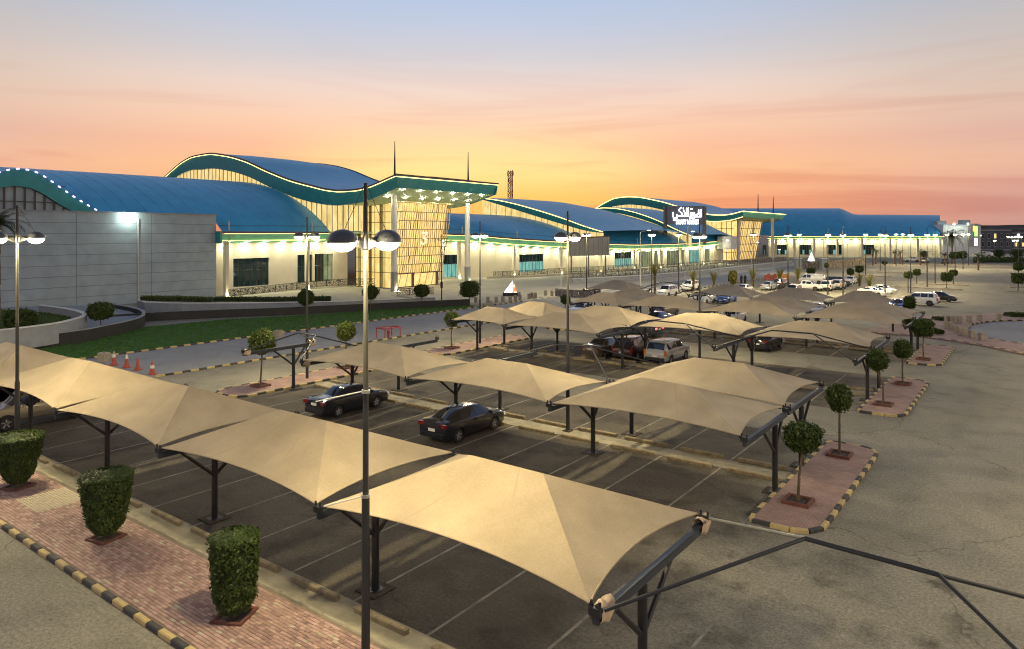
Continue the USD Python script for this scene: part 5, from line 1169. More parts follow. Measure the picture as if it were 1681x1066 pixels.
STY = {  # keyed along the length from the rear: t, bottom, belt, top, half width at belt, half width of the roof, half width of the body
 'saloon': dict(L=4.80, W=1.82, wb=2.75, wr=.32, t=[0, .05, .25, .95, 1.75, 2.3, 2.95, 3.78, 4.45, 4.72, 4.80], bot=[.34, .26, .22, .2, .2, .2, .2, .2, .2, .24, .36],
    belt=[.66, .92, .99, 1.02, 1.01, 1.0, .98, .95, .82, .68, .55], top=[.68, .95, 1.03, 1.06, 1.42, 1.46, 1.42, .98, .85, .70, .57], wt=[.52, .62, .66, .64, .58, .57, .58, .68, .70, .62, .5], wm=[.66, .82, .88, .91, .91, .91, .91, .91, .89, .80, .6], rear=(1.02, 1.68), wind=(3.02, 3.70), side=((1.30, 2.28), (2.38, 3.42))),
 'fastback': dict(L=4.75, W=1.84, wb=2.75, wr=.33, t=[0, .05, .2, .5, 1.55, 2.2, 2.9, 3.78, 4.4, 4.67, 4.75], bot=[.4, .3, .24, .22, .2, .2, .2, .2, .2, .24, .38],
    belt=[.72, .98, 1.03, 1.05, 1.02, 1.0, .98, .95, .83, .68, .55], top=[.74, 1.02, 1.06, 1.10, 1.40, 1.45, 1.41, .98, .86, .70, .57], wt=[.55, .64, .66, .62, .58, .57, .58, .68, .70, .62, .5], wm=[.68, .84, .90, .92, .92, .92, .92, .92, .9, .80, .6], rear=(.55, 1.48), wind=(2.98, 3.70), side=((1.20, 2.18), (2.28, 3.40))),
 'suv': dict(L=4.80, W=1.92, wb=2.80, wr=.38, t=[0, .05, .14, .38, .7, 1.8, 2.95, 3.62, 4.5, 4.72, 4.80], bot=[.5, .38, .34, .32, .3, .3, .3, .3, .3, .36, .5],
    belt=[.8, 1.02, 1.08, 1.12, 1.13, 1.13, 1.12, 1.12, 1.02, .88, .7], top=[.84, 1.1, 1.2, 1.66, 1.78, 1.82, 1.76, 1.16, 1.06, .92, .73], wt=[.7, .78, .78, .74, .70, .69, .68, .76, .78, .72, .58], wm=[.74, .90, .94, .96, .96, .96, .96, .96, .94, .86, .66], rear=(.15, .40), wind=(3.0, 3.56), side=((.50, 1.10), (1.18, 2.06), (2.14, 3.30))),
 'pickup': dict(L=5.25, W=1.88, wb=3.15, wr=.39, t=[0, .04, .1, 1.72, 1.80, 2.0, 3.25, 3.95, 4.95, 5.17, 5.25], bot=[.6, .5, .45, .42, .42, .42, .42, .42, .42, .45, .58],
    belt=[1.0, 1.08, 1.10, 1.10, 1.12, 1.14, 1.13, 1.12, 1.02, .9, .75], top=[1.02, 1.11, 1.13, 1.13, 1.6, 1.76, 1.72, 1.16, 1.06, .93, .78], wt=[.78, .84, .85, .85, .74, .70, .68, .76, .78, .70, .6], wm=[.84, .92, .94, .94, .94, .94, .94, .94, .92, .86, .7], rear=(1.75, 1.92), wind=(3.3, 3.88), side=((2.02, 2.58), (2.66, 3.55))),
 'van': dict(L=4.9, W=1.9, wb=2.9, wr=.35, t=[0, .05, .12, .3, .8, 2.2, 3.6, 4.35, 4.7, 4.84, 4.9], bot=[.45, .34, .3, .28, .28, .28, .28, .28, .28, .32, .45],
    belt=[.9, 1.05, 1.1, 1.14, 1.15, 1.15, 1.15, 1.14, 1.0, .85, .7], top=[1.0, 1.3, 1.5, 1.86, 1.95, 1.98, 1.92, 1.2, 1.04, .9, .74], wt=[.78, .84, .82, .80, .78, .77, .76, .80, .8, .74, .6], wm=[.8, .92, .95, .95, .95, .95, .95, .95, .93, .86, .66], rear=(.13, .32), wind=(3.66, 4.28), side=((2.5, 3.2), (3.28, 4.05))),
}
_cache = {}
def car_meshes(style):
    if style in _cache: return _cache[style]
    S = STY[style]; t = np.array(S['t']); f = {k: PchipInterpolator(t, S[k]) for k in ('bot', 'belt', 'top', 'wt', 'wm')}
    ts = np.unique(np.concatenate([np.linspace(a, b, max(2, int((b - a) / .13) + 1)) for a, b in zip(t[:-1], t[1:])]))
    def sec(q):
        b, be, tp, wt, wm = (float(f[k](q)) for k in ('bot', 'belt', 'top', 'wt', 'wm'))
        return [(0, b), (wm * .86, b), (wm * .97, b + .10), (wm, (b + be) * .5 + .03), (wm * .985, be - .10), (wm * .955, be), (wt, max(tp - .05, be + .004)), (wt * .72, tp), (0, tp + .025)]
    P = []
    for q in ts:
        h = sec(q); y = q - S['L'] / 2
        ring = [(x, y, z) for x, z in h] + [(-x, y, z) for x, z in h[-2:0:-1]]
        P.append(ring)
    P = np.array(P); a, n = P.shape[:2]
    V = P.reshape(-1, 3); F = []
    for i in range(a - 1):
        for j in range(n):
            k = (j + 1) % n; F += [[i * n + j, i * n + k, (i + 1) * n + k], [i * n + j, (i + 1) * n + k, (i + 1) * n + j]]
    c0, c1 = len(V), len(V) + 1
    V = np.vstack([V, P[0].mean(0), P[-1].mean(0)])
    for j in range(n):
        k = (j + 1) % n; F += [[c0, k, j], [c1, (a - 1) * n + j, (a - 1) * n + k]]
    tm = trimesh.Trimesh(V, F, process=False)
    if tm.volume < 0: tm.invert()
    yr, yf = -S['wb'] / 2 - .02 * 0, S['wb'] / 2
    shift = -.04
    wy = (-S['wb'] / 2 + shift, S['wb'] / 2 + shift)
    try:
        body = m3.Manifold(m3.Mesh(np.array(tm.vertices, np.float32), np.array(tm.faces, np.uint32)))
        for y in wy:
            for s in (-1, 1):
                body = body - m3.Manifold.cylinder(.42, S['wr'] + .055, S['wr'] + .055, 24).rotate([0, 90, 0]).translate([s * (S['W'] / 2 - .21) - .21, y, S['wr']])
        bm = body.to_mesh(); bodym = trimesh.Trimesh(bm.vert_properties[:, :3], bm.tri_verts, process=False)
        if len(bodym.faces) < 50: bodym = tm
    except Exception: bodym = tm
    L2 = S['L'] / 2
    def topgrid(q0, q1, k=.9, nq=7):
        G_ = []
        for q in np.linspace(q0, q1, nq):
            tp, wt = float(f['top'](q)), float(f['wt'](q)); row = []
            for u in np.linspace(-k, k, 9):
                au = abs(u); z = tp + .025 * (1 - au / .72) if au < .72 else tp - .05 * (au - .72) / .28
                row.append((u * wt, q - L2, z))
            G_.append(row)
        return np.array(G_)
    def sidegrid(q0, q1, s, nq=7):
        G_ = []
        for q in np.linspace(q0, q1, nq):
            h = sec(q); A, B = np.array(h[5]), np.array(h[6]); row = []
            for v in (.10, .5, .88):
                p = A * (1 - v) + B * v; row.append((s * p[0], q - L2, p[1]))
            G_.append(row)
        return np.array(G_)
    def offset(Gd, d, flip):
        du, dv = np.gradient(Gd, axis=0), np.gradient(Gd, axis=1); nn = np.cross(du, dv); nn /= np.linalg.norm(nn, axis=2, keepdims=True) + 1e-9
        c = Gd - [0, 0, .7]
        sg = np.sign((nn * c).sum(2, keepdims=True).mean())
        return Gd + nn * sg * d
    g = [('windscreen', offset(topgrid(*S['wind']), .012, 0)), ('rear_window', offset(topgrid(*S['rear']), .012, 0))]
    for s in (-1, 1):
        for q0, q1 in S['side']: g.append(('side_window', offset(sidegrid(q0, q1, s), .012, 0)))
    _cache[style] = S, f, bodym, g, wy
    return _cache[style]
def wheel_mesh(r, w=.21):
    ty = MB(); ty.lathe([(r * .66, -w / 2), (r * .9, -w / 2), (r, -w * .36), (r, w * .36), (r * .9, w / 2), (r * .66, w / 2), (r * .66, -w / 2)], n=20)
    rm = MB(); rm.lathe([(0, w * .30), (r * .16, w * .34), (r * .18, w * .2), (r * .60, w * .05), (r * .60, w * .42), (r * .66, w * .48), (r * .67, -w / 2)], n=20)
    sp = MB()
    for k in range(5):
        a = k * 2 * PI / 5; c, s = math.cos(a), math.sin(a)
        sp.box((c * r * .38, s * r * .38, w * .30), (r * .52, r * .15, w * .18), a)
    return ty, rm, sp
def car(style, color, label, loc, heading, group=None, cat='car', dark_rim=False, brake=False, z=.013, simple=False, plate=True, rails=False):
    S, f, bodym, glass, wy = car_meshes(style)
    t = thing('parked_car' if style != 'pickup' else 'pickup_truck', label, 'car' if style != 'pickup' else 'pickup', (loc[0], loc[1], z), heading, group)
    L2 = S['L'] / 2; W2 = S['W'] / 2
    part('body', (bodym.vertices, bodym.faces), 'paint_' + color, t, smooth=32)
    for nm, Gd in glass: part(nm, MB().grid(Gd), 'car_glass', t, smooth=True)
    ty, rm, sp = wheel_mesh(S['wr'])
    for y in wy:
        for s in (-1, 1):
            A = np.array([[0, 0, s], [0, 1, 0], [s, 0, 0]], float) if s > 0 else np.array([[0, 0, 1], [0, 1, 0], [-1, 0, 0]], float)
            def pl(mb):
                v, fc = mb.arr(); p = np.column_stack([s * v[:, 2], v[:, 1], v[:, 0]]) + [s * (W2 - .12), y, S['wr']]
                return (p, fc[:, ::-1] if s < 0 else fc)
            w = part('wheel', pl(ty), 'tyre', t, smooth=40); part('rim', pl(rm), 'rim_dark', w, smooth=30)
            if not simple: part('spokes', pl(sp), 'rim_dark' if dark_rim else 'rim', w)
    bz = float(f['belt'](.12)); hz = float(f['belt'](S['L'] - .2))
    for s in (-1, 1):
        tall = style in ('suv', 'pickup', 'van')
        part('tail_light', MB().box((s * (W2 - (.13 if tall else .27)), -L2 + (.06 if tall else .075), bz - (.12 if tall else .10)), (.16 if tall else .46, .14, .42 if tall else .17), -s * (.25)), 'brake_red' if brake else ('tail_orange' if (tall and color == 'silver') else 'tail_red'), t)
        part('headlight', MB().box((s * (W2 - .27), L2 - .13, hz - .12), (.42, .2, .15), -s * .35), 'head_clear', t)
        xm = W2 + .06; ym = S['side'][-1][1] - L2 - .12
        part('mirror', MB().cbox((s * xm, ym, float(f['belt'](ym + L2)) + .05), (.2, .1, .15), .03), 'paint_' + color, t)
    part('rear_bumper', MB().cbox((0, -L2 + .06, float(f['bot'](.1)) + .16), (W2 * 1.62, .16, .24), .04), 'trim_black' if style in ('suv', 'pickup') else 'paint_' + color, t)
    part('grille', MB().box((0, L2 - .045, hz - .22), (.8, .08, .16)), 'trim_black', t)
    if plate:
        part('number_plate', MB().box((0, -L2 + (-.03 if style in ('suv', 'pickup') else .0), bz - (.34 if style != 'saloon' else .18)), (.42, .05, .14)), 'plate_white', t)
        part('number_plate', MB().box((0, L2 + .0, .5), (.42, .06, .13)), 'plate_white', t)
    if not simple:
        for s in (-1, 1):
            ys = (S['side'][-1][0] + .2 - L2, S['side'][-2][0] + .25 - L2)
            for y in ys: part('door_handle', MB().box((s * (float(f['wm'](y + L2)) * .985 + .01), y, float(f['belt'](y + L2)) - .13), (.03, .17, .03)), 'chrome' if color != 'black' else 'paint_black', t)
    if style == 'pickup': part('load_bed', MB().box((0, -L2 + .93, 1.136), (1.36, 1.5, .02)), 'trim_black', t)
    if rails:
        for s in (-1, 1): part('roof_rail', MB().tube((s * .6, -1.5, 1.83), (s * .58, .4, 1.85), .025, n=5), 'trim_black', t)
    return t
UP, DN = 0., PI
car('saloon', 'black', 'black saloon with its boot to the camera, left of the foreground lamp post', (-31.28, 26.42), UP)
car('fastback', 'black', 'black fastback car with a sloping rear, right of the foreground lamp post', (-23.02, 26.85), UP)
car('pickup', 'beige', 'beige pickup under the leftmost near canopy, cut by the left edge', (-42.55, 14.7), DN)
car('saloon', 'tan', 'old brown saloon under the bare frame, left of the maroon SUV', (-28.55, 51.0), UP)
car('suv', 'maroon', 'dark red SUV between the brown saloon and the silver SUV', (-25.9, 51.4), UP)
car('suv', 'silver', 'pale silver SUV with orange tail lights under the bare frame', (-23.15, 51.5), UP)
car('saloon', 'graphite', 'dark car with lit red lights behind the silver SUV', (-31.5, 62.9), PI * .5, brake=True)
car('fastback', 'black', 'black car with red tail lights under the third row canopy on the right', (-18.9, 62.3), UP)
car('suv', 'tan', 'brown off-roader showing its wheels below the fourth row canopy', (-35.9, 79.), UP)
car('saloon', 'blue', 'blue car bonnet under the fourth row canopy beside a post', (-33.4, 71.6), DN)
car('saloon', 'white', 'white saloon under the leftmost fourth row canopy', tuple(G(958, 517)[:2]), DN)
car('saloon', 'white', 'white car under the second fourth row canopy', tuple(G(1204, 529)[:2]), DN, simple=True)
WG = 'white cars in the far bays'
for st, col, lab, px, py, hd, kw in [
    ('suv', 'white', 'white SUV with blue tinted windscreen behind the bare far frame', 1095, 487, DN, {}), ('suv', 'white', 'white SUV facing the camera near the mall road, beside the leaning palm', 1133, 477, DN, {}),
    ('suv', 'pearl', 'white hatchback nose between two far canopies', 1156, 499, DN, {}), ('saloon', 'blue', 'bright blue saloon between two far canopies', 1192, 497, DN, {}),
    ('saloon', 'silver', 'silver saloon side on, right of the walking figures', 1262, 476, UP, {}), ('suv', 'graphite', 'dark SUV behind the silver saloon', 1283, 473, UP, {}), ('saloon', 'white', 'low white car roof left of the silver saloon', 1222, 481, UP, {}),
    ('pickup', 'white', 'white pickup behind the yellow orange palm', 1325, 477, -PI / 2, {}), ('van', 'white', 'white van with dark side glass behind the white pickup', 1333, 466, PI / 2, {}),
    ('suv', 'pearl', 'white SUV with roof over the canopy edge below the pickup', 1302, 486, DN, {}), ('suv', 'pearl', 'pearl white SUV right of the white pickup', 1360, 477, UP, {}), ('suv', 'graphite', 'dark green SUV at the right end of the white car group', 1377, 470, -PI / 2, {}),
    ('suv', 'silver', 'silver SUV partly hidden behind the pearl white SUV', 1376, 475, UP, {}), ('saloon', 'white', 'white saloon rightmost in the far group of cars', 1397, 466, UP, {}), ('saloon', 'white', 'white saloon with black roof behind the yellow green palm', 1434, 486, -PI * .62, {}), ('saloon', 'white', 'white saloon nose beside the lamp post behind a far canopy', 1446, 482, -PI * .62, {}),
    ('saloon', 'silver', 'grey car bonnet seen under the yellow fourth row canopy', 1342, 517, DN, {}),
    ('suv', 'white', 'white SUV with black lower trim parked alone on the right', 1509, 501, PI * .47, dict(dark_rim=True)), ('fastback', 'black', 'black fastback car beyond the white SUV', 1541, 495, -PI * .5, dict(dark_rim=True)), ('saloon', 'blue', 'blue saloon half hidden by the fourth row canopy and cone bush', 1474, 509, DN, {}),
    ('pickup', 'white', 'distant white pickup left of the far kerb palms', 1497, 430, -1.2, {}), ('suv', 'silver', 'distant car behind the far kerb palm', 1519, 432, 0., {}), ('suv', 'graphite', 'distant dark car below the date palm', 1552, 433, 0., {}), ('saloon', 'white', 'distant white car before the grey apartment block', 1662, 424, 1.2, {}), ('van', 'white', 'distant white van beside the end block', 1619, 421, 1.2, {})]:
    b = G(px, py); car(st, col, lab, tuple(b[:2]), hd, None, simple=True, z=.02, **kw)

# ---------------------------------------------------------------- bollards, cones, frames
def bollard(px, py, hw, label, group, w=None, round_=False):
    b = G(px, py); s = depth(b) / FPX; w = (w or hw * s * 2) * .78
    t = thing('bollard', label, 'bollard', b, YAW + RNG.normal(0, .1), group)
    part('bollard_body', MB().cbox((0, 0, .42), (w, w, .84), .06) if not round_ else MB().lathe([(w / 2, 0), (w / 2, .7), (w * .42, .82), (0, .84)], n=14), 'concrete', t)
BR = 'square concrete bollards on the roundabout pavement'
names_r = ['hindmost on the left', 'second at the back', 'third at the back', 'fourth at the back', 'fifth at the back', 'alone at the right back', 'first of the front curve', 'second of the front curve', 'third of the front curve', 'fourth of the front curve', 'fifth of the front curve', 'sixth of the front curve', 'last at the right end of the front curve']
for (px, py), nm in zip([(1554, 530), (1564, 531.5), (1575, 531), (1591, 530.5), (1608, 528.5), (1639, 527), (1553.5, 540.5), (1560.5, 543), (1566, 546), (1575, 549.5), (1583, 553), (1595, 556.5), (1611, 560.5)], names_r):
    bollard(px, py, 3.5, f'sandy concrete bollard on the roundabout pavement, {nm}', BR, .5)
BP = 'concrete bollards before the lit plaza'
names_p = ['leftmost, by the wall end', 'second from the left', 'third from the left', 'fourth from the left', 'left of the glowing pyramid', 'under the glowing pyramid', 'right under the pyramid', 'darker, before the others', 'left of the crossing', 'beside the crossing', 'right of the pair at the crossing', 'far right of the crossing', 'rightmost before the stone wall']
for (px, py), nm in zip([(781, 497), (801, 497), (814.5, 497), (825.5, 496.5), (837.5, 496), (846, 494.5), (853.5, 493), (805, 504.5), (868.5, 491), (873, 489), (879, 489.5), (895.5, 485.5), (906, 486)], names_p):
    bollard(px, py, 3., f'grey concrete bollard before the plaza, {nm}', BP, .62)
for (px, py, nm) in ((171, 593, 'square concrete block at the lawn corner beside the first cone'), (457, 554, 'rounded concrete block on the kerb left of the red frame')):
    b = G(px, py); t = thing('concrete_block', nm, 'concrete block', b, .3); part('block_body', MB().cbox((0, 0, .35), (.7, .6, .7), .08), 'concrete', t)
mat('cone_orange', (.36, .055, .025), .6, nscale=6., namt=.3); mat('cone_white', (.62, .58, .52), .6)
for k, ((px, py), lab) in enumerate(zip([(187, 600), (208, 604), (226, 608), (250, 615)], ['traffic cone with a white rag on top, leftmost of four', 'faded traffic cone with a white top, second of four', 'plain orange traffic cone, third of four', 'dark red traffic cone with one white band, rightmost of four'])):
    t = thing('traffic_cone', lab, 'traffic cone', G(px, py), .2 * k, 'traffic cones at the lane closure')
    part('base_plate', MB().cbox((0, 0, .03), (.5, .5, .06), .015), 'cone_orange', t)
    part('cone_body', MB().lathe([(.19, .06), (.04, .92), (0, .92)], n=16), 'cone_orange', t, smooth=40)
    z0, z1 = ((.62, .86), (.68, .98), (.02, .04), (.45, .66))[k]
    if k != 2: part('white_band', MB().lathe([(.215 - .165 * (z0 - .06) / .94 + .006, z0), (.215 - .165 * (z1 - .06) / .94 + .006, z1)], n=16), 'cone_white', t)
    if k == 0: part('rag', MB().grid(np.array([[(.02 - .13 * i + .03 * (j % 2), .02 * j, 1.12 - .17 * i - .05 * j) for j in range(4)] for i in range(4)])), 'cone_white', t)
mat('red_paint', (.32, .03, .025), .5, nscale=5., namt=.3)
a, b = G(632, 557), G(657, 553); u = (b - a) / np.linalg.norm(b - a); n_ = np.array([u[1], -u[0], 0]) * -1.2; W = np.linalg.norm(b - a)
t = thing('hydrant_guard', 'red pipe guard frame round a hydrant beside the median kerb', 'guard frame')
for p in (a, b, a + n_, b + n_): part('guard_post', MB().tube(p, p + [0, 0, .95], .05, n=7), 'red_paint', t)
for p, q in ((a, b), (a + n_, b + n_), (a, a + n_), (b, b + n_)): part('guard_rail', MB().tube(p + [0, 0, .95], q + [0, 0, .95], .055, n=7), 'red_paint', t)
c = (a + b) / 2 + n_ / 2
t = thing('hydrant', 'small red fire hydrant inside the red pipe guard', 'hydrant', c)
part('hydrant_body', MB().lathe([(.16, 0), (.16, .06), (.10, .08), (.10, .5), (.14, .52), (.13, .62), (.05, .7), (0, .72)], n=14).tube((-.2, 0, .42), (.2, 0, .42), .06, n=8), 'red_paint', t)

# glowing pyramid sculpture on the plaza, a second one far off
emit('pyramid_white', (.92, .97, 1.), 3.2)
nodes = {'g': ('geometry', {}), 'v': ('voronoi_texture', {'scale': .9}), 'r': ('rgb_ramp', {'ramp': [(.0, (.9, .08, .05)), (.34, (1., .35, .12)), (.5, (1., .9, .62)), (1., (.95, .95, .85))]}), 'e': ('emission', {'strength': 1.3})}
M['pyramid_pattern'] = usdkit.material(stage, '/World/Looks/pyramid_pattern', nodes, [('g.position', 'v.vector'), ('v.distance', 'r.fac'), ('r.color', 'e.color')], surface='e.emission')
def pyramid(px, py, hpx, wpx, label):
    b = G(px, py); s = depth(b) / FPX; w = wpx * s; h = hpx * s
    t = thing('light_sculpture', label, 'light sculpture', b, YAW - .22)
    part('plinth', MB().cbox((0, 0, .3), (w * 1.05, w * .9, .6), .05), 'steel_dark', t)
    L, R_, Bk, T = np.array([-w / 2, -w * .3, .6]), np.array([w * .5, -w * .42, .6]), np.array([0, w * .4, .6]), np.array([w * .12, 0, h]); Mid = np.array([w * .16, -w * .46, .6])
    part('white_face', MB().add([L, Mid, T, Bk], [[0, 1, 2], [3, 0, 2]]), 'pyramid_white', t)
    part('patterned_face', MB().add([Mid, R_, T, Bk], [[0, 1, 2], [1, 3, 2]]), 'pyramid_pattern', t)
    for p in (L, Mid, R_): part('edge_tube', MB().tube(p, T, .07, n=5), 'steel_pale', t)
pyramid(840, 486, 27, 24, 'glowing white pyramid sculpture with a red patterned side on the plaza')
pyramid(1331, 432, 20, 12, 'small glowing white cone sculpture far off before the wing')

# ---------------------------------------------------------------- signs
emit('sign_white', (.90, .95, 1.), 5.)
mat('sign_panel', (.15, .16, .20), .6, nscale=.6, namt=.15); mat('billboard_grey', (.34, .33, .31), .7, nscale=.25, namt=.3)
Zs = 214.
def sgn(px, py, o=0.): p = AT(px, py, Zs - o); return p
t = thing('roof_sign', 'large dark panel sign on posts with lit white Arabic lettering and SMART MARKET', 'sign')
PN = np.array([-FW[0], -FW[1], 0])
def slab(p0, p1, p2, p3, th):
    P = np.array([p0, p1, p2, p3]); return MB().add(np.vstack([P, P - PN * th]), [[0, 1, 2, 3], [7, 6, 5, 4], [0, 4, 5, 1], [1, 5, 6, 2], [2, 6, 7, 3], [3, 7, 4, 0]])
part('sign_panel', slab(sgn(1092.5, 369), sgn(1154, 369), sgn(1154, 338.5), sgn(1092.5, 338.5), .9), 'sign_panel', t)
for px in (1092.5, 1157): part('sign_post', slab(sgn(px - 2.4, 402), sgn(px + 2.6, 402), sgn(px + 2.6, 338.8), sgn(px - 2.4, 338.8), 1.0), 'steel_grey', t)
part('sign_post', MB().tube(sgn(1129, 400, -.5), sgn(1129, 369, -.5), .25, n=6), 'steel_pale', t)
def zs(x, y): return (1060 + x / 11.84, 310 + y / 11.84)
ARAB = [[(1075, 405), (1075, 545)], [(1030, 415), (1030, 470), (1000, 510), (1000, 545), (1075, 545)], [(975, 500), (975, 545), (1000, 545)], [(1050, 480), (1050, 545)], [(948, 545), (980, 545)],
        [(945, 470), (945, 580), (900, 580)], [(945, 470), (918, 470), (918, 520), (945, 520)], [(895, 470), (870, 470), (870, 520), (895, 520), (895, 470)], [(895, 520), (895, 560), (862, 575), (862, 540)],
        [(830, 380), (830, 532)], [(798, 380), (798, 532)], [(830, 532), (605, 532)], [(735, 415), (762, 470), (762, 532)], [(695, 365), (650, 405), (650, 430), (708, 480), (708, 532)], [(605, 532), (605, 575), (545, 575), (535, 545), (535, 462)], [(605, 500), (605, 532)]]
DOTS = [(905, 392), (880, 392), (733, 382), (570, 612), (545, 606)]
shp = unary_union([LineString([zs(*p) for p in l]).buffer(.66, cap_style=3, join_style=2) for l in ARAB] + [Point(zs(*p)).buffer(.8, cap_style=3) for p in DOTS])
mb = MB()
for g in getattr(shp, 'geoms', [shp]):
    v, f_ = trimesh.creation.triangulate_polygon(g.simplify(.05), engine='earcut'); mb.add([sgn(x, y, .25) for x, y in v], f_)
part('arabic_lettering', mb, 'sign_white', t)
tx = meshkit.text_mesh('SMART MARKET', 1.0, .02, True); v = np.array(tx.vertices); W = v[:, 0].max() - v[:, 0].min()
x0, x1, y0, y1 = zs(588, 0)[0], zs(1042, 0)[0], zs(0, 688)[1], zs(0, 606)[1]
part('english_lettering', (np.array([sgn(x0 + (q[0] - v[:, 0].min()) / W * (x1 - x0), y0 + (q[1] - 0) * (y1 - y0), .25) + PN * q[2] for q in v]), tx.faces), 'sign_white', t)
Zs = 171.
t = thing('billboard', 'blank grey rectangular billboard on the terrace before the cream wall', 'billboard')
part('board', slab(sgn(932, 421), sgn(1000.5, 419), sgn(1000.5, 388), sgn(932, 391), .8), 'billboard_grey', t)
for k in range(9): part('board_seam', slab(sgn(936 + k * 7.6, 420, .02), sgn(936.5 + k * 7.6, 420, .02), sgn(936.5 + k * 7.6, 392, .02), sgn(936 + k * 7.6, 392, .02), .03), 'steel_grey', t)
part('board_frame', slab(sgn(931, 392.2, .1), sgn(1001.5, 389.2, .1), sgn(1001.5, 387.4, .1), sgn(931, 390.4, .1), 1.), 'edge_maroon', t)
for px in (938, 966, 994): part('board_post', MB().tube(sgn(px, 452, -.5), sgn(px, 420, -.5), .2, n=6), 'steel_grey', t)
# low mottled wall right of the crossing and its like farther off
mat('rubble', (.30, .27, .26), .9, nscale=2.2, namt=.75, bump=.5, bscale=6.)
mat('rubble_brown', (.36, .29, .22), .9, nscale=1.8, namt=.7, bump=.5, bscale=6.)
def rubble(pts, h, label, m):
    t = thing('stone_wall', label, 'stone wall'); r = np.random.default_rng(4); P = resample([tuple(G(*p)[:2]) for p in pts], .9)
    for k in range(3):
        mb = MB()
        for a_, b_ in zip(P[:-1], P[1:]):
            c = (a_ + b_) / 2; d = b_ - a_; mb.cbox((c[0] + r.normal(0, .04), c[1] + r.normal(0, .04), h * (k + .5) / 3), (np.linalg.norm(d) * r.uniform(.86, .98), .7 + r.normal(0, .08), h / 3 * .95), .06, math.atan2(d[1], d[0]) + r.normal(0, .03))
        part('stone_course', mb, m, t)
rubble([(914, 486), (940, 488.5), (986, 489.5)], 1.25, 'low mottled grey block wall right of the crossing stripes', 'rubble')
rubble([(1318, 441), (1345, 442), (1372, 440), (1400, 437), (1420, 434)], 2.2, 'brown mottled stone wall before the far wing', 'rubble_brown')
for px, py, lab in ((1309, 442, 'pale square kiosk left of the far glowing cone'), (1352, 443, 'pale square kiosk right of the far glowing cone')):
    t = thing('kiosk', lab, 'kiosk', G(px, py), YAW); part('kiosk_body', MB().cbox((0, 0, 1.5), (1.6, 1.6, 3.0), .1), 'parapet_pale', t); part('kiosk_roof', MB().cbox((0, 0, 3.08), (1.9, 1.9, .16), .04), 'wall_white', t)
# red and orange water barriers
mat('barrier_red', (.42, .07, .04), .5, nscale=3., namt=.3); mat('barrier_orange', (.62, .26, .05), .5, nscale=3., namt=.3)
for k, (px, m) in enumerate(((1257, 'barrier_red'), (1261.5, 'barrier_red'), (1267, 'barrier_red'), (1272, 'barrier_red'), (1277, 'barrier_orange'), (1283, 'barrier_orange'), (1289, 'barrier_orange'), (1293, 'barrier_orange'))):
    t = thing('water_barrier', f'{"red" if k < 4 else "orange"} plastic barrier behind the silver saloon, {("leftmost red one", "second red one", "third red one", "rightmost red one", "leftmost orange one", "second orange one", "third orange one", "rightmost orange one")[k]}', 'barrier', G(px, 459.5), YAW, 'plastic barriers beyond the silver saloon')
    part('barrier_body', MB().add([(-.28, -.25, 0), (.28, -.25, 0), (.28, .25, 0), (-.28, .25, 0), (-.28, -.10, 1.05 + .3 * (k % 2)), (.28, -.10, 1.05 + .3 * (k % 2)), (.28, .10, 1.05), (-.28, .10, 1.05)], [[3, 2, 1, 0], [4, 5, 6, 7], [0, 1, 5, 4], [1, 2, 6, 5], [2, 3, 7, 6], [3, 0, 4, 7]]), m, t)

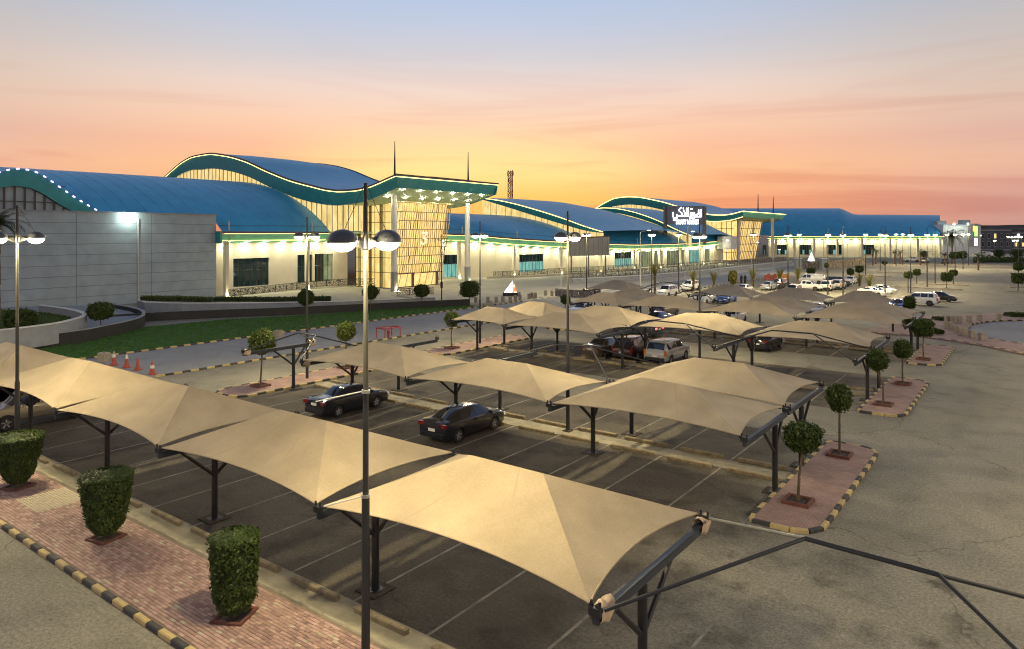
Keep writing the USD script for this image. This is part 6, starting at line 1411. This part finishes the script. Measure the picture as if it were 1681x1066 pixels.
# ---------------------------------------------------------------- people (far, a few pixels tall)
mat('robe_black', (.012, .012, .014), .85); mat('skin', (.42, .26, .18), .6); mat('robe_white', (.62, .62, .6), .8)
def hull_body(joints, bones):
    parts_ = []
    for a_, b_ in bones:
        (pa, ra), (pb, rb_) = joints[a_], joints[b_]
        s1 = m3.Manifold.sphere(ra, 14).translate(list(pa)); s2 = m3.Manifold.sphere(rb_, 14).translate(list(pb))
        parts_.append(m3.Manifold.batch_hull([s1, s2]))
    m_ = m3.Manifold.batch_boolean(parts_, m3.OpType.Add).to_mesh()
    tm = trimesh.Trimesh(m_.vert_properties[:, :3], m_.tri_verts); trimesh.smoothing.filter_taubin(tm, iterations=4); return tm
def person(px, py, H, label, m, rz, stride):
    k = H / 1.68; b = G(px, py)
    t = thing('person', label, 'person', (b[0], b[1], .012), rz, None)
    J = {n: (np.array(p) * k, r_ * k) for n, (p, r_) in dict(head=((0, .03, 1.55), .105), crown=((0, .0, 1.60), .10), neck=((0, 0, 1.40), .065), chest=((0, 0, 1.25), .15), sl=((-.17, 0, 1.31), .075), sr=((.17, 0, 1.31), .075), el=((-.23, -.03, 1.02), .06), er=((.23, .05, 1.02), .06), hl=((-.20, .10, .80), .05), hr=((.20, .16, .82), .05),
        fl=((-.19, .15, .72), .035), fr=((.19, .22, .75), .035), waist=((0, 0, 1.0), .14), hip=((0, 0, .86), .17), kl=((-.09, stride * .5, .48), .14), kr=((.09, -stride * .5, .48), .14), al=((-.10, stride, .10), .13), ar=((.10, -stride, .10), .13), tl=((-.10, stride + .14, .04), .04), tr=((.10, -stride + .14, .04), .04)).items()}
    tm = hull_body(J, [('head', 'crown'), ('head', 'neck'), ('neck', 'chest'), ('chest', 'sl'), ('chest', 'sr'), ('sl', 'el'), ('sr', 'er'), ('el', 'hl'), ('er', 'hr'), ('hl', 'fl'), ('hr', 'fr'), ('chest', 'waist'), ('waist', 'hip'), ('hip', 'kl'), ('hip', 'kr'), ('kl', 'al'), ('kr', 'ar'), ('al', 'ar'), ('kl', 'kr'), ('al', 'tl'), ('ar', 'tr')])
    bd = part('body', (tm.vertices, tm.faces), m, t, smooth=True)
    part('face', MB().lathe([(0, .0), (.05, .0), (.075, -.02)], (0, 0, 0), 10).__class__().grid(np.array([[(x * .07 * k, (.03 + .107 * math.cos(x * .6)) * k, (1.55 + y * .06) * k) for y in (-1, 0, 1)] for x in (-1, -.5, 0, .5, 1)])), 'skin', bd)
person(1217, 465, 1.66, 'person in a long black robe walking, left of the pair', 'robe_black', .4, .16)
person(1223.3, 465, 1.7, 'person in a long black robe walking, right of the pair', 'robe_black', .4, -.14)
person(1197, 462, 1.72, 'person in dark clothes standing behind the yellow green shrub column', 'robe_black', 1.2, .08)

# ---------------------------------------------------------------- beyond the mall: lattice mast, blocks, lights
mat('mast_red', (.40, .06, .04), .6); mat('block_grey', (.10, .115, .13), .85, nscale=.3, namt=.3); mat('block_trim', (.34, .34, .33), .8); mat('block_window', (.02, .03, .035), .2)
Zm = 420.
t = thing('telecom_mast', 'red and white lattice telecom mast rising behind the blue roof', 'mast')
bb = AT(838, HOR, Zm); hm = EYE - (280 - HOR) * Zm / FPX
wt_, wb_ = 2.6, 3.2
for k in range(3):
    a0 = k * 2 * PI / 3
    part('mast_leg', MB().tube((bb[0] + wb_ / 1.7 * math.cos(a0), bb[1] + wb_ / 1.7 * math.sin(a0), 0), (bb[0] + wt_ / 1.7 * math.cos(a0), bb[1] + wt_ / 1.7 * math.sin(a0), hm), .22, n=5), 'mast_red', t)
for seg in range(16):
    z0, z1 = hm * seg / 16, hm * (seg + 1) / 16; mb = MB()
    for k in range(3):
        a0, a1 = k * 2 * PI / 3, (k + 1) * 2 * PI / 3; R_ = 1.7
        p, q = np.array([bb[0] + R_ * math.cos(a0), bb[1] + R_ * math.sin(a0), z0]), np.array([bb[0] + R_ * math.cos(a1), bb[1] + R_ * math.sin(a1), z1])
        mb.tube(p, q, .14, n=4).tube(p + [0, 0, z1 - z0], q - [0, 0, z1 - z0], .14, n=4).tube(p, (q[0], q[1], z0), .12, n=4)
    part('lattice_section', mb, 'mast_red' if seg % 2 else 'wall_white', t)
for k in range(4): part('antenna', MB().box((bb[0] + 1.9 * math.cos(k * 1.6), bb[1] + 1.9 * math.sin(k * 1.6), hm - 2 - (k % 2) * 4), (.5, .5, 2.4)), 'mast_red', t)
def block(pxa, pxb, top, Z, label, storeys, cols, m='block_grey', lit=()):
    a_, b_ = AT(pxa, HOR, Z), AT(pxb, HOR, Z); h = EYE - (top - HOR) * Z / FPX; c = (a_ + b_) / 2; W = np.linalg.norm(b_ - a_)
    t = thing('apartment_block', label, 'building', (c[0], c[1], 0), YAW)
    part('wall', MB().box((0, 8, h / 2), (W, 16, h)), m, t)
    part('parapet', MB().box((0, 7.9, h + .3), (W + .5, 16.6, .6)), m, t)
    part('string_course', MB().box((0, -.1, h * .86), (W + .2, .3, .5)), 'block_trim', t)
    part('string_course', MB().box((0, -.1, h * .07 + .8), (W + .2, .3, .4)), 'block_trim', t)
    for s in range(storeys):
        for q in range(cols):
            x = -W / 2 + W * (q + .5) / cols; z = h * .18 + (h * .62) * (s + .5) / storeys
            w_ = part('window', MB().box((x, -.04, z), (W / cols * .42, .14, h * .62 / storeys * .66)), 'block_trim', t)
            part('pane', MB().box((x, -.1, z), (W / cols * .34, .1, h * .62 / storeys * .54)), 'glass_clere' if (s, q) in lit else 'block_window', w_)
    return t
block(1608, 1659, 372, 360, 'dark grey two storey apartment block right of the lit end block', 2, 5, lit=((1, 2),))
block(1662, 1720, 378, 390, 'low dark building at the right edge beyond the grey block', 2, 5, lit=((0, 0), (0, 1)))
block(1672, 1700, 371, 420, 'small dark block at the very right edge on the skyline', 2, 2)
# lit pylon sign
Zs = 303.
emit('sign_green', (.35, .95, .15), 2.2); emit('sign_orange', (1., .45, .08), 2.); emit('sign_bright', (1., .97, .95), 3.)
t = thing('pylon_sign', 'tall narrow sign with green, orange and white lit panels at the mall end', 'sign')
part('sign_body', slab(sgn(1589.5, 404), sgn(1606, 404), sgn(1606, 367.5), sgn(1589.5, 367.5), 1.2), 'billboard_grey', t)
part('green_panel', slab(sgn(1600, 388, .15), sgn(1605, 388, .15), sgn(1605, 372, .15), sgn(1600, 372, .15), .1), 'sign_green', t)
part('orange_panel', slab(sgn(1597.5, 380, .15), sgn(1599.6, 380, .15), sgn(1599.6, 371, .15), sgn(1597.5, 371, .15), .1), 'sign_orange', t)
part('white_panel', slab(sgn(1600, 403.5, .15), sgn(1604.5, 403.5, .15), sgn(1604.5, 391, .15), sgn(1600, 391, .15), .1), 'sign_bright', t)
emit('far_lamp', (1., .85, .55), 60.)
for k, (px, py, Z) in enumerate(((1655, 389, 330), (1661, 389.5, 330), (1667, 389, 330), (1672, 389.5, 330), (1677, 389, 330), (1664, 395, 300), (1670, 395, 300), (1633, 395.5, 310), (1609.5, 386.5, 330))):
    p = AT(px, py, Z); t = thing('distant_lamp', f'distant street light near the right edge, {("leftmost of the upper row", "second of the upper row", "third of the upper row", "fourth of the upper row", "last of the upper row", "left of the lower pair", "right of the lower pair", "alone before the grey block", "on the pylon side of the grey block")[k]}', 'street light', (p[0], p[1], 0), 0, 'distant street lights at the right edge')
    part('pole', MB().tube((0, 0, 0), (0, 0, p[2] - .1), .12, .08, 6), 'steel_grey', t)
    part('lamp_bowl', MB().lathe([(0, p[2] - .35), (.4, p[2] - .2), (.5, p[2]), (0, p[2] + .15)], n=8), 'far_lamp', t)
# low planted strip and trees beyond the far kerb, seen as one dark mass
mb = MB(); r = np.random.default_rng(8)
C = np.array([AT(px, HOR, r.uniform(240, 262)) for px in r.uniform(1598, 1700, 1400)]); C[:, 2] = r.uniform(.1, 1.4, 1400)
tag(part('far_shrubs', leaf_quads(C, r.normal(0, 1, (1400, 3)), .5, r), 'leaf_dark'), 'dark strip of distant shrubs before the grey apartment block', 'shrubs', kind='stuff')
